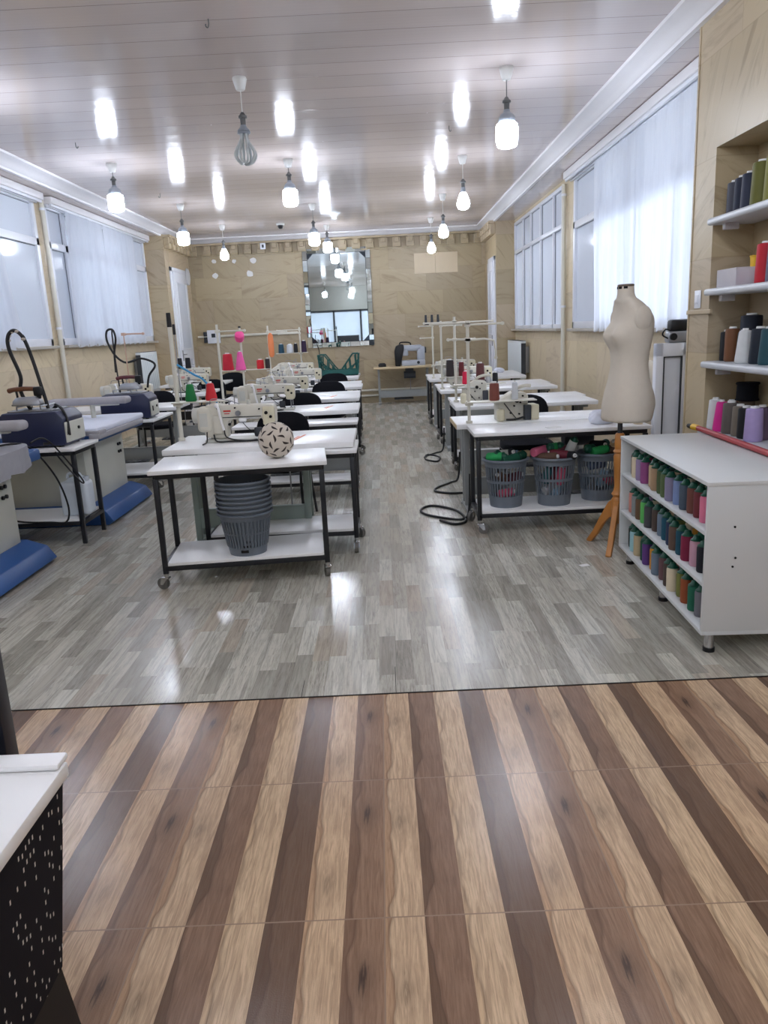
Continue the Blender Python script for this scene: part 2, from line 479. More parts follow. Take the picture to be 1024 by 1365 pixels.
WHITE_TOP = mat('white_melamine', (240, 240, 240), .32, 0, .5, .03, 3)
WHITE_EDGE = mat('white_edge_band', (214, 213, 210), .45, 0, .4, .03)
WHITE_CAB = mat('white_cabinet_board', (216, 219, 219), .4, 0, .4, .03, 2)
WOODTOP = mat('pale_wood_board', (206, 186, 150), .45, 0, .4, .1, 5)
BLACK_METAL = mat('black_painted_steel', (22, 23, 28), .38, 0, .5, .2)
BLACK_PLASTIC = mat('black_plastic', (20, 20, 23), .5, 0, .4, .2)
BLACK_CLOTH = mat('black_upholstery', (20, 21, 27), .85, 0, .2, .25, 40, .2)
GREYGREEN = mat('grey_green_enamel', (137, 150, 143), .45, 0, .4, .06)
GREYLEG = mat('grey_enamel_leg', (150, 153, 152), .45, 0, .4, .06)
CHROME = mat('chrome', (200, 200, 202), .18, 1, .5, .03)
STEEL = mat('brushed_steel', (150, 152, 156), .35, 1, .5, .06)
CREAM = mat('machine_cream_enamel', (208, 204, 190), .35, 0, .5, .05)
CREAM2 = mat('machine_grey_enamel', (196, 196, 188), .4, 0, .5, .05)
CREAM_Y = mat('machine_yellowed_plastic', (212, 205, 178), .4, 0, .5, .05)
POLE_W = mat('white_painted_pole', (214, 211, 198), .4, 0, .5, .04)
NAVY = mat('navy_enamel', (30, 37, 70), .4, 0, .5, .08)
BLUE = mat('blue_enamel', (44, 88, 150), .4, 0, .5, .1)
OFFWHITE = mat('ivory_enamel', (208, 208, 196), .45, 0, .4, .05)
GREYCLOTH = mat('grey_board_cloth', (168, 166, 170), .9, 0, .2, .06, 20, .2)
SILVERCLOTH = mat('grey_cover_cloth', (160, 160, 166), .85, 0, .2, .08, 20, .2)
WHITESHEET = mat('white_sheet', (222, 226, 238), .85, 0, .2, .03, 9, .15)
BIN_GREY = mat('grey_plastic_basket', (104, 112, 122), .45, 0, .4, .06)
BIN_DK = mat('dark_grey_basket', (108, 116, 126), .45, 0, .4, .06)
DRESS = mat('dress_form_linen', (208, 199, 185), .9, 0, .15, .04, 30, .25, 0, 260)
STANDWOOD = mat('varnished_wood', (184, 122, 58), .35, 0, .5, .14, 14)
PVC = mat('white_pvc_profile', (228, 231, 238), .3, 0, .5, .02)
PVC_DK = mat('window_gasket', (120, 124, 132), .5, 0, .4, .05)
TRIM_W = mat('white_plaster_moulding', (226, 224, 226), .45, 0, .4, .03, 10, .1)
PORC = mat('white_porcelain_rose', (225, 225, 222), .35, 0, .5, .03)
SOCK = mat('grey_lamp_socket', (96, 98, 98), .4, 0, .5, .1)
COLLAR = mat('lamp_collar_white', (150, 158, 168), .4, 0, .5, .03)
PAPER = mat('white_paper', (232, 232, 230), .8, 0, .2, .03)
RED = mat('red_plastic', (176, 34, 44), .4, 0, .5, .08)
REDW = mat('red_painted_shaft', (160, 38, 46), .4, 0, .5, .08)
YELLOW = mat('yellow_plastic', (232, 186, 40), .4, 0, .5, .06)
TEAL = mat('teal_plastic_crate', (18, 84, 78), .45, 0, .4, .08)
CABLE = mat('black_cable_rubber', (26, 26, 28), .5, 0, .4, .1)
RAD = mat('radiator_white', (214, 220, 222), .35, 0, .5, .03)
DARKGREY = mat('dark_grey_motor', (52, 56, 62), .45, 0, .4, .1)
SHELFW = mat('shelf_white_laminate', (205, 209, 214), .35, 0, .5, .03)
PINKP = mat('pink_plastic', (226, 70, 140), .4, 0, .5, .06)
BLUEP = mat('blue_plastic_hose', (60, 150, 196), .4, 0, .5, .06)
REDBADGE = mat('red_badge_paint', (196, 60, 50), .5, 0, .4, .05)
ORANGE_TAPE = mat('orange_tape_mark', (236, 150, 120), .7, 0, .3, .05)
GREENCAP = mat('green_spool_cap', (18, 84, 64), .4, 0, .5, .15)
BALL_M = mat('ball_cane', (206, 196, 182), .6, 0, .3, .06, 60, .2)
HOSE_TAPE = mat('pale_hose_tape', (190, 180, 165), .7, 0, .3, .1)
SLOT_DK = mat('dark_gap', (30, 28, 28), .8, 0, .2, .1)
CHAR = mat('charcoal_board', (34, 36, 44), .35, 0, .5, .1)
THREADS = {}
def thread_mat(nm, rgb):
    if nm in THREADS: return THREADS[nm]
    t = NT('thread_' + nm.replace(' ', '_'))
    x, y, z = t.sep(t.obj())
    w = t.math('SINE', t.math('ADD', t.math('MULTIPLY', z, 1500), t.math('MULTIPLY', t.noise(t.obj(), 30, 1), 6)))
    f = t.math('MULTIPLY_ADD', w, .12, t.math('MULTIPLY_ADD', t.noise(t.obj(), 24, 2), .5, .25))
    c = lin(rgb)
    col = t.mix(f, tuple(q * .78 for q in c[:3]) + (1,), tuple(min(1, q * 1.15) for q in c[:3]) + (1,))
    THREADS[nm] = t.pbr(col, .62, 0, .35)
    return THREADS[nm]
# ------------------------------------------------------------------ the room
CEIL = 3.45; BACK = 16.3; LW = -4.2; LM = -3.85; RW = 2.55; RM = 2.2; FRONT = -2.6; SEAM = 2.962
def wall_x(name, xa, xb, segs, m):
    b = MB()
    for (y0, y1, z0, z1) in segs: b.bx(xa, xb, y0, y1, z0, z1)
    return struct(name, b, m)
struct('floor', MB().bx(-4.5, 2.85, SEAM, BACK + .25, -.1, 0), LAM)
struct('floor.001', MB().bx(-4.5, 2.85, FRONT - .2, SEAM, -.1, -.001), TILE)
b = MB(); b.bx(-4.2, 2.2, SEAM - .004, SEAM + .004, -.002, .0012)
b.bx(-.008, -.005, SEAM, SEAM + .26, -.002, .0006); b.bx(-.412, -.41, SEAM, SEAM + .16, -.002, .0006)
struct('trim_1', b, SLOT_DK)
b = MB(); b.bx(RM, RW, 5.62, 14.8, 3.335, CEIL); b.bx(LW, LM - .06, FRONT, 14.5, 3.335, CEIL); struct('ceiling_bay', b, CEIL_M)
struct('ceiling', MB().bx(-4.5, 2.85, FRONT - .2, BACK + .25, CEIL, CEIL + .12), CEIL_M)
WZL, WZR, WT = 1.50, 1.40, 3.28
# left wall with two window openings, pilaster at the far end
wall_x('wall_left', LW - .3, LW, [(FRONT, 5.2, 0, CEIL), (5.2, 14.45, 0, WZL), (5.2, 14.45, WT, CEIL), (10.0, 10.28, WZL, WT), (14.45, BACK, 0, CEIL)], WALL_SIDE)
b = MB(); b.bx(LW, LM, 14.5, BACK, 0, CEIL)
struct('wall_left_pilaster', b, WALL_PIL)
wall_x('wall_right', RW, RW + .3, [(FRONT, 5.7, 0, CEIL), (5.7, 14.78, 0, WZR), (5.7, 14.78, WT, CEIL), (10.36, 10.98, WZR, WT), (14.78, BACK, 0, CEIL)], WALL_SIDE)
struct('wall_right_pilaster', MB().bx(RM, RW, 14.8, BACK, 0, CEIL), WALL_PIL)
# near right wall with the shelf niche
NY0, NY1, NZ0, NZ1, ND = 2.2, 5.26, .62, 2.53, .27
b = MB()
for q in ((FRONT, NY0, 0, CEIL), (NY1, 5.62, 0, CEIL), (NY0, NY1, 0, NZ0), (NY0, NY1, NZ1, CEIL)): b.bx(RM, RW, *q)
b.bx(RM + ND, RW, NY0, NY1, NZ0, NZ1)
struct('wall_right_niche', b, WALL_PIL)
b = MB(); b.bx(RM - .018, RM, 5.2, 5.6, 1.50, 1.53, .004); b.bx(RM - .006, RM, 5.585, 5.605, 0, CEIL)
struct('trim_2', b, WALL_PILX)
struct('wall_back', MB().bx(-4.5, 2.85, BACK, BACK + .25, 0, CEIL), WALL_BACK)
# lighter replaced slab high on the back wall
b = MB(); b.bx(.75, 1.18, BACK - .006, BACK, 2.58, 2.98, .003); b.bx(1.184, 1.64, BACK - .006, BACK, 2.58, 2.98, .003)
struct('trim_3', b, mat('pale_stone_slab', (208, 190, 160), .45, 0, .4, .08, 3))
# front wall, behind the camera, with a wide glazed entrance that the mirror shows
b = MB(); b.bx(-4.5, -3.3, FRONT - .25, FRONT, 0, CEIL); b.bx(.3, 2.85, FRONT - .25, FRONT, 0, CEIL); b.bx(-3.3, .3, FRONT - .25, FRONT, 2.45, CEIL)
struct('wall_front', b, mat('grey_plaster', (168, 168, 162), .7, 0, .3, .05, 3))
d = bpy.data.objects.new('door_3', None); C.objects.link(d); d['kind'] = 'structure'
b = MB()
for x in (-3.3, -2.1, -.9, .22): b.bx(x, x + .08, FRONT - .14, FRONT - .02, 0, 2.45)
b.bx(-3.3, .3, FRONT - .14, FRONT - .02, 2.36, 2.45); b.bx(-3.3, .3, FRONT - .14, FRONT - .02, 0, .1); b.bx(-3.3, .3, FRONT - .12, FRONT - .04, 1.0, 1.06)
b.build('frame', BLACK_METAL, d, flat=True)
MB().bx(-3.25, .25, FRONT - .09, FRONT - .07, .1, 2.36).build('pane', PANE_C, d, flat=True)
# window boards
b = MB(); b.bx(LW - .02, LW + .09, 10.28, 14.45, WZL - .035, WZL, .006); b.bx(LW - .02, LW + .09, 5.2, 10.0, WZL - .035, WZL, .006)
struct('trim_4', b, mat('grey_window_board', (176, 170, 160), .5, 0, .4, .06))
b = MB(); b.bx(RW - .09, RW + .02, 5.7, 10.36, WZR - .035, WZR, .006); b.bx(RW - .09, RW + .02, 10.98, 14.78, WZR - .035, WZR, .006)
struct('trim_5', b, mat('grey_window_board', (176, 170, 160)))
# ceiling moulding along the main wall planes and the back wall
prof = [(0, 0), (.17, 0), (.165, -.03), (.12, -.05), (.07, -.085), (.055, -.12), (.04, -.13), (.035, -.16), (0, -.16)]
prof = [(a * 1.1, c * .75) for a, c in prof]
b = MB()
b.prism([(LM - .06 + p, CEIL + q) for p, q in prof], 'y', FRONT, BACK)
b.prism([(RM + .0 - p, CEIL + q) for p, q in prof], 'y', FRONT, BACK)
b.prism([(BACK - p, CEIL + q) for p, q in prof], 'x', LM, RM)
struct('trim_6', b, TRIM_W, flat=False, ang=40)
# carved dentil cornice
b = MB()
z0, z1 = 3.12, 3.31
def dent_x(xa, xb):
    n = round((xb - xa) / .278)
    for i in range(n):
        x = xa + (i + .18) * (xb - xa) / n
        b.bx(x, x + .165, BACK - .09, BACK, z0, z1, .012)
        b.bx(x + .03, x + .135, BACK - .12, BACK, z0 + .09, z1, .012)
dent_x(LM, RM)
b.bx(LM, RM, BACK - .13, BACK, z1, CEIL - .1); b.bx(LM, RM, BACK - .03, BACK, z0 - .03, z0)
struct('trim_7', b, WALL_BACK)
b = MB()
for (xs, sg, ya, yb) in ((LM, 1, 14.5, BACK), (RM, -1, 14.8, BACK)):
    n = 6
    for i in range(n):
        y = ya + (i + .12) * (yb - ya) / n
        xa, xb = sorted((xs, xs + sg * .1)); b.bx(xa, xb, y, y + .165, z0, z1, .012)
        xa, xb = sorted((xs, xs + sg * .14)); b.bx(xa, xb, y + .03, y + .135, z0 + .09, z1, .012)
    xa, xb = sorted((xs, xs + sg * .13)); b.bx(xa, xb, ya, yb, z1, CEIL - .1)
struct('trim_8', b, WALL_PIL)
# outside: eaves over both window walls, an unseen fin added to block the sun, the ground
b = MB(); b.bx(RW + .3, RW + .95, 3, 16, 3.5, 3.62); b.bx(LW - 1.6, LW - .3, 3, 16, 3.5, 3.62); struct('roof_eave', b, TRIM_W)
struct('sun_block_fin', MB().bx(RW + .3, RW + 4.5, 9.25, 9.45, 0, 4.5), TRIM_W)
b = MB(); b.bx(RW + .3, 30, -20, 40, -.1, .0); b.bx(-30, LW - .3, -20, 40, -.1, .0); b.bx(-30, 30, -25, FRONT - .25, -.1, -.02)
struct('ground', b, mat('pale_concrete', (190, 188, 182), .8, 0, .3, .06, 2))

# ------------------------------------------------------------------ windows
def window(num, x, sg, y0, y1, z0, z1, mull, trans, fr=.055, clear=()):
    w = bpy.data.objects.new('window_%d' % num, None); C.objects.link(w); w['kind'] = 'structure'
    xa, xb = sorted((x - sg * .05, x + sg * .015))
    f = MB()
    f.bx(xa, xb, y0, y1, z0, z0 + fr * 1.2, .004); f.bx(xa, xb, y0, y1, z1 - fr, z1, .004)
    f.bx(xa, xb, y0, y0 + fr, z0, z1, .004); f.bx(xa, xb, y1 - fr, y1, z0, z1, .004)
    ys = [y0] + list(mull) + [y1]
    for m in mull: f.bx(xa, xb, m - fr * .6, m + fr * .6, z0, z1, .004)
    f.bx(xa, xb, y0, y1, trans - fr * .6, trans + fr * .6, .004)
    f.build('frame', PVC, w)
    g = MB(); p = MB(); pc = MB()
    xc, xd = sorted((x - sg * .03, x - sg * .022))
    for ci, (a, c) in enumerate(zip(ys, ys[1:])):
        for (za, zb) in ((z0 + fr, trans - fr * .6), (trans + fr * .6, z1 - fr)):
            aa, cc = a + fr * .6, c - fr * .6
            e = .006; xe, xf = sorted((x - sg * .022, x - sg * .012))
            for q in ((aa, aa + e, za, zb), (cc - e, cc, za, zb), (aa, cc, za, za + e), (aa, cc, zb - e, zb)): g.bx(xe, xf, *q)
            (pc if ci in clear else p).bx(xc, xd, aa, cc, za, zb)
    g.build('gasket', PVC_DK, w, flat=True)
    if len(q_ := p.bm.verts): p.build('pane', PANE, w, flat=True)
    pc.build('pane', PANE_C, w, flat=True) if len(pc.bm.verts) else None
    return w
window(1, LW, 1, 5.2, 10.0, WZL, WT, (6.4, 7.6, 8.75), 2.76, .075, (0, 1, 2))
window(2, LW, 1, 10.28, 14.45, WZL, WT, (10.86, 12.1, 13.55), 2.76, .075, (1, 2))
window(3, RW, -1, 5.7, 10.36, WZR, WT, (6.6, 7.9, 9.25), 2.68, .07, (0, 1, 2))
window(4, RW, -1, 10.98, 14.78, WZR, WT, (11.55, 12.45, 13.25, 13.95), 2.76, .05)

# ------------------------------------------------------------------ doors in the pilasters at the far end
def pvc_door(num, x, sg, y0, y1, z1):
    w = bpy.data.objects.new('door_%d' % num, None); C.objects.link(w); w['kind'] = 'structure'
    xa, xb = sorted((x, x + sg * .035))
    f = MB()
    f.bx(xa, xb, y0, y0 + .08, 0, z1, .006); f.bx(xa, xb, y1 - .08, y1, 0, z1, .006); f.bx(xa, xb, y0, y1, z1 - .08, z1, .006)
    f.build('frame', PVC, w)
    l = MB(); xa, xb = sorted((x, x + sg * .055))
    l.bx(xa, xb, y0 + .085, y1 - .085, .02, z1 - .085, .008)
    for (a, c) in ((.2, 1.15), (1.3, z1 - .25)):
        xc, xd = sorted((x + sg * .05, x + sg * .066))
        ya, yb = y0 + .22, y1 - .22
        for q in ((ya, ya + .03, a, c), (yb - .03, yb, a, c), (ya, yb, a, a + .03), (ya, yb, c - .03, c)): l.bx(xc, xd, *q, .004)
    l.build('leaf', PVC, w)
    g = MB(); xc, xd = sorted((x + sg * .052, x + sg * .058))
    for (a, c) in ((.23, 1.12), (1.33, z1 - .28)):
        g.bx(xc, xd, y0 + .25, y1 - .25, a, c)
    g.build('panel', mat('door_panel_grey', (206, 212, 222), .3, 0, .5, .03), w, flat=True)
    h = MB(); xc, xd = sorted((x + sg * .055, x + sg * .07)); h.bx(xc, xd, y0 + .13, y0 + .16, 1.1, 1.3, .004)
    p = x + sg * .1; h.tube([(x + sg * .06, y0 + .145, 1.22), (p, y0 + .145, 1.22), (p, y0 + .27, 1.22)], .009, 8)
    h.build('handle', STEEL, w)
pvc_door(1, LM, 1, 14.72, 15.85, 2.82)
pvc_door(2, RM, -1, 14.86, 15.7, 2.74)

# ------------------------------------------------------------------ curtains
def curtain(label, x, pts_top, pts_bot, z0, z1, folds, amp, seed):
    (ya, yb), (yc, yd) = pts_top, pts_bot
    rnd = random.Random(seed)
    ph = [rnd.random() * 6 for _ in range(4)]
    def fn(u, v):
        z = z1 + (z0 - z1) * v
        y = (ya + (yb - ya) * u) * (1 - v) + (yc + (yd - yc) * u) * v
        a = amp * (.35 + .65 * v)
        dx = a * (math.sin(u * folds * 2 * PI + ph[0] + .6 * math.sin(3 * v + ph[1])) + .45 * math.sin(u * folds * 3.7 * PI + ph[2] + v))
        z += .012 * math.sin(u * folds * 2 * PI + ph[3]) * v
        return V(x + dx, y, z)
    o = MB().grid(fn, 90, 14).build('curtain', CURT)
    tag(o, label, 'curtain', 'sheer window curtains')
curtain('white sheer curtain covering the middle of the far window over the ironing tables', LW + .11, (10.72, 12.06), (10.50, 12.10), WZL - .03, 3.22, 5, .020, 1)
curtain('white sheer curtain in the far window over the ironing tables, panel towards the mirror', LW + .11, (12.10, 13.55), (12.08, 13.62), WZL - .03, 3.22, 6, .020, 2)
curtain('white sheer curtain with slanting edge in the window cut by the picture edge', LW + .11, (7.3, 8.6), (7.3, 8.98), WZL - .02, 3.22, 5, .020, 3)
curtain('white sheer curtain glowing with sun behind the dress form, panel towards the mirror', RW - .10, (9.12, 7.58), (9.02, 7.55), WZR - .03, 3.19, 7, .022, 4)
curtain('white sheer curtain glowing with sun, panel running behind the shelf niche pillar', RW - .10, (7.62, 5.95), (7.62, 5.95), WZR - .03, 3.19, 7, .022, 5)
def rail(label, x, sg, y0, y1, z):
    r = thing('curtain_rail', label, 'curtain rail', (x, y0, z))
    xa, xb = sorted((0, sg * .14))
    MB().bx(xa, xb, 0, y1 - y0, 0, .085, .008).build('pelmet', TRIM_W, r)
    xc, xd = sorted((sg * .03, sg * .06))
    m = MB().bx(xc, xd, .02, y1 - y0 - .02, -.03, 0, .004); xc, xd = sorted((sg * .09, sg * .12)); m.bx(xc, xd, .02, y1 - y0 - .02, -.03, 0, .004)
    m.build('track', PVC, r)
rail('white boxed curtain rail over the far window above the ironing tables', LW + .001, 1, 10.25, 14.42, 3.245)
rail('white boxed curtain rail over the window cut by the picture edge', LW + .001, 1, 5.3, 10.02, 3.245)
rail('white boxed curtain rail over the sunlit window behind the dress form', RW - .001, -1, 5.7, 10.4, 3.245)

# ------------------------------------------------------------------ pipes and conduits on the walls
def pole_pipe(label, x, y, z0, z1, r=.03):
    o = thing('heating_pipe', label, 'pipe', (x, y, z0))
    MB().cyl((0, 0, 0), (0, 0, z1 - z0), r, n=12).build('pipe', POLE_W, o)
    m = MB()
    for k in range(3):
        z = .25 + k * (z1 - z0 - .4) / 2
        m.cyl((0, 0, z), (0, 0, z + .03), r * 1.25)
    m.build('clip', PVC, o)
pole_pipe('white upright pipe on the stone pier between the ironing side windows', LW + .045, 10.15, 0, 3.3)
pole_pipe('white upright pipe on the stone pier between the dress form side windows', RW - .045, 10.75, 0, 3.25)
o = MB().tube([(-3.8, BACK - .03, 1.53), (-1.72, BACK - .03, 1.53)], .024, 8).build('wall_conduit', POLE_W)
tag(o, 'pale horizontal conduit running along the stone back wall', 'pipe')
o = thing('skirting_pipe', 'pair of white heating pipes low along the stone back wall', 'pipe', (0, BACK, 0))
for z in (.16, .27): MB().cyl((-3.7, -.05, z), (2.1, -.05, z), .022, n=10).build('pipe', POLE_W, o)
# ------------------------------------------------------------------ lamps
def lamp(label, x, y, kind, zb, drop=None):
    """zb: bottom of the bulb"""
    r = thing('pendant_lamp', label, 'lamp', (x, y, CEIL), random.random() * 6, 'bare bulb pendants on the ceiling')
    MB().lathe([(.052, 0), (.056, -.012), (.052, -.03), (.036, -.085), (.03, -.092), (0, -.092)], n=20).build('ceiling_rose', PORC, r)
    zb = zb - CEIL
    H = {'T': .30, 'A': .27, 'C': .30}[kind]
    zt = zb + H            # top of the lamp cap
    MB().cyl((0, 0, -.09), (0, 0, zt + .06), .004, n=6).build('cord', SOCK if kind == 'T' else PORC, r)
    s = MB(); s.lathe([(0, .075), (.012, .072), (.026, .05), (.034, .045), (.034, .03), (.022, .028), (.021, -.03), (0, -.03)], (0, 0, zt), 16)
    s.build('socket', SOCK, r)
    if kind == 'T':
        MB().lathe([(0, -.02), (.024, -.02), (.028, -.04), (.05, -.055), (.064, -.075), (.068, -.125), (0, -.125)], (0, 0, zt), 24).build('collar', COLLAR, r)
        MB().lathe([(.068, -.12), (.080, -.124), (.086, -.14), (.087, -.20), (.086, -.255), (.081, -.278), (.070, -.291), (.050, -.298), (0, -.30)], (0, 0, zt), 20).build('bulb_globe', BULB, r)
    elif kind == 'A':
        MB().lathe([(0, -.02), (.024, -.02), (.028, -.05), (.034, -.085), (0, -.085)], (0, 0, zt), 20).build('collar', COLLAR, r)
        MB().lathe([(.033, -.08), (.038, -.085), (.050, -.115), (.064, -.15), (.075, -.185), (.077, -.21), (.070, -.238), (.052, -.26), (.026, -.27), (0, -.271)], (0, 0, zt), 20).build('bulb_globe', BULB, r)
    else:
        c = MB(); c.lathe([(0, -.02), (.022, -.02), (.03, -.04), (.047, -.055), (.05, -.065), (0, -.065)], (0, 0, zt), 20)
        c.lathe([(.05, -.069), (.052, -.078), (.046, -.085), (0, -.085)], (0, 0, zt), 20); c.build('collar', COLLAR, r)
        MB().cyl((0, 0, zt - .066), (0, 0, zt - .068), .047, n=20).build('dark_band', SOCK, r)
        for k in range(4):
            a = k * PI / 2 + .4
            ca, sa = math.cos(a), math.sin(a); ta, tb = -sa, ca
            pts = []
            for (rr, tt, zz) in ((.012, -.014, -.08), (.018, -.015, -.13), (.05, -.02, -.20), (.058, -.022, -.245), (.04, -.018, -.285), (.028, 0, -.30), (.04, .018, -.285), (.058, .022, -.245), (.05, .02, -.20), (.018, .015, -.13), (.012, .014, -.08)):
                pts.append((ca * rr + ta * tt, sa * rr + tb * tt, zt + zz))
            MB().tube([(a_ * 1.3, b_ * 1.3, c_) for a_, b_, c_ in pts], .0115, 8, sub=3).build('glass_tube', mat('unlit_lamp_tube', (196, 202, 202), .12, 0, .6, .05), r)
    return r
lamp('unlit pendant with folded glass tubes, the only dark lamp', -1.0, 6.52, 'C', 2.83)
for (x, y, k, zb, lb) in (
    (1.08, 6.6, 'T', 2.865, 'large square-shouldered lit bulb, biggest of the line over the dress form side'),
    (1.06, 9.7, 'A', 2.85, 'pear-shaped lit bulb, second in the line over the dress form side'),
    (1.03, 12.3, 'A', 2.82, 'pear-shaped lit bulb, third in the line over the dress form side'),
    (1.01, 14.8, 'A', 2.83, 'pear-shaped lit bulb, last before the back wall over the dress form side'),
    (-.97, 9.43, 'T', 2.94, 'square-shouldered lit bulb hanging next behind the unlit lamp'),
    (-.97, 12.6, 'T', 2.83, 'square-shouldered lit bulb overlapping the top corner of the mirror'),
    (-.92, 15.1, 'T', 2.96, 'small lit bulb at the top edge of the mirror, deepest of the middle line'),
    (-2.92, 9.2, 'T', 2.94, 'square-shouldered lit bulb by the curtained window on the ironing side'),
    (-2.88, 12.04, 'T', 2.87, 'square-shouldered lit bulb above the white door in the far corner'),
    (-2.74, 14.4, 'A', 2.85, 'pear-shaped lit bulb hanging before the paper scraps on the back wall'),
    (1.08, 3.3, 'T', 2.865, 'lit bulb of the dress form side line, outside the picture above the brown tiles'),
    (-.98, 3.4, 'T', 2.865, 'lit bulb of the middle line, outside the picture above the floor seam'),
    (-3.2, 6.5, 'T', 2.94, 'lit bulb over the ironing tables, outside the picture'),
    (1.25, .7, 'T', 2.9, 'added fill bulb beside the shelf niche wall, outside the picture'),  # from here down: unseen bulbs added to brighten the foreground
    (1.2, -1.5, 'T', 2.9, 'added fill bulb in the entrance corner behind the camera'),
    (-1.2, -1.6, 'T', 2.9, 'added fill bulb over the entrance behind the spotted counter'),
    (.1, -.6, 'T', 2.9, 'added fill bulb behind the camera by the glazed entrance'),
    (-2.2, .4, 'T', 2.9, 'added fill bulb over the spotted counter, outside the picture'),
    ):
    lamp(lb, x, y, k, zb)
o = MB().lathe([(.06, 0), (.062, -.02), (.05, -.035), (.046, -.06), (.032, -.085), (0, -.094)], n=20).build('camera_housing', BLACK_PLASTIC)
b = thing('dome_camera', 'small black and white dome camera on the ceiling before the back wall', 'security camera', (-1.72, 14.6, CEIL))
o.parent = b
MB().lathe([(.075, .0), (.078, -.012), (.064, -.03), (0, -.03)], n=20).build('base', PORC, b)
for (x, y, lb) in ((-.99, 5.38, 'small dark ceiling hook closest to the unlit lamp'), (1.3, 5.1, 'small dark ceiling hook above the sunlit window side'), (-2.94, 8.22, 'small dark ceiling hook by the curtained ironing side window'), (-2.92, 11.13, 'small dark ceiling hook between two lit bulbs over the ironing side'), (.78, 8.3, 'small dark ceiling hook between the two big bulbs of the dress form side')):
    o = MB().tube([(0, 0, 0), (0, 0, -.03), (.008, 0, -.05), (.02, 0, -.045), (.02, 0, -.032)], .004, 6, sub=3).build('ceiling_hook', SOCK, None, (x, y, CEIL), (0, 0, random.random() * 6))
    tag(o, lb, 'hook', 'hooks left in the ceiling')

# ------------------------------------------------------------------ tables
WHEELG = mat('grey_wheel_rubber', (112, 110, 106), .45, .3, .5, .1)
def caster(parent, x, y, r=.037):
    a = random.random() * 6
    M = T(x, y, 0) @ RZ(a)
    f = MB()
    f.cyl((0, 0, .075), (0, 0, .105), .014, n=10, M=M)
    f.bx(-.018, .018, -.02, .035, .068, .078, .003, M)
    for s in (-1, 1): f.prism([(-.016, .076), (.03, .076), (.04, r - .006), (.022, r - .008)], 'x', s * .017 - .002, s * .017 + .002, 0, M)
    c = f.build('caster', CHROME, parent)
    MB().cyl((-.013, .028, r), (.013, .028, r), r, n=18, M=M).cyl((-.016, .028, r), (.016, .028, r), .01, n=10, M=M).build('wheel', WHEELG, c)
def trolley(label, x0, x1, y0, y1, z, rz=0, shelf=.17, cast=True, feet=.0, group='white topped black trolley tables', tube=.032):
    cx, cy = (x0 + x1) / 2, (y0 + y1) / 2
    w, d = (x1 - x0) / 2, (y1 - y0) / 2
    t = thing('trolley_table', label, 'table', (cx, cy, 0), rz, group)
    MB().bx(-w, w, -d, d, z - .026, z, .004).build('tabletop', WHITE_TOP, t)
    h = tube / 2; lw, ld = w - .035, d - .045
    z0 = .1 if cast else 0
    fr = MB(); sf = MB()
    zt = z - .0265
    for s in (-1, 1):
        fr.bx(-lw, lw, s * ld - h, s * ld + h, zt - tube, zt, .003)
        fr.bx(s * lw - h, s * lw + h, -ld, ld, zt - tube, zt, .003)
        sf.bx(-lw, lw, s * ld - h, s * ld + h, shelf - .02 - tube, shelf - .02, .003)
        sf.bx(s * lw - h, s * lw + h, -ld, ld, shelf - .02 - tube, shelf - .02, .003)
    fr.build('frame', BLACK_METAL, t); sf.build('shelf_frame', BLACK_METAL, t)
    for sx in (-1, 1):
        for sy in (-1, 1):
            MB().bx(sx * lw - h, sx * lw + h, sy * ld - h, sy * ld + h, z0, zt - tube + .001, .003).build('leg', BLACK_METAL, t)
            if cast: caster(t, sx * lw, sy * ld)
    MB().bx(-lw + h + .002, lw - h - .002, -ld - h, ld + h, shelf - .02, shelf, .003).build('shelf', WHITE_TOP, t)
    return t
def machine_table(label, x0, x1, y0, y1, z, legm, woodedge=False, pedal=True, group='white topped sewing machine tables', topm=None, motor=True, legx=None):
    cx, cy = (x0 + x1) / 2, (y0 + y1) / 2
    w, d = (x1 - x0) / 2, (y1 - y0) / 2
    t = thing('sewing_table', label, 'table', (cx, cy, 0), 0, group)
    MB().bx(-w, w, -d, d, z - .04, z, .006).build('tabletop', topm or WHITE_TOP, t)
    if woodedge: MB().bx(-w - .004, -w, -d + .004, d - .004, z - .038, z - .002, .001).build('edge_band', WOODTOP, t)
    zt = z - .0405
    la, lb_ = legx or (-w + .1, w - .1)
    for lx in (la, lb_):
        s = 1
        MB().bx(s * lx - .022, s * lx + .022, -.06, -.02, .04, zt, .004).build('leg', legm, t)
        MB().bx(s * lx - .022, s * lx + .022, .1, .14, .04, zt, .004).build('leg', legm, t)
        f = MB(); f.bx(s * lx - .026, s * lx + .026, -d + .06, d - .05, .012, .045, .006)
        f.bx(s * lx - .03, s * lx + .03, -d + .06, -d + .1, 0, .014); f.bx(s * lx - .03, s * lx + .03, d - .09, d - .05, 0, .014)
        f.build('foot', legm, t)
        MB().bx(s * lx - .024, s * lx + .024, -d + .08, d - .06, zt - .03, zt, .003).build('bracket', legm, t)
    c = MB(); c.bx(la + .02, lb_ - .02, -.052, -.028, .13, .27, .004)
    c.bx(la + .02, lb_ - .02, -.06, -.02, .264, .276, .002)
    c.build('cross_board', legm, t)
    if pedal:
        p = MB(); p.bx(-.2, .2, -.03, .18, .085, .1, .006, RX(.12)); 
        for k in range(6): p.bx(-.18 + k * .065, -.145 + k * .065, -.02, .17, .1, .106, 0, RX(.12))
        p.build('pedal', DARKGREY, t)
        MB().cyl((.15, .06, .1), (.15, .1, zt - .12), .006, n=8).build('pedal_rod', STEEL, t)
    if motor:
        m = MB(); m.cyl((.02, .08, zt - .15), (.26, .08, zt - .15), .075, n=18); m.bx(.05, .22, .02, .14, zt - .1, zt, .006)
        m.build('motor', DARKGREY, t)
    return t
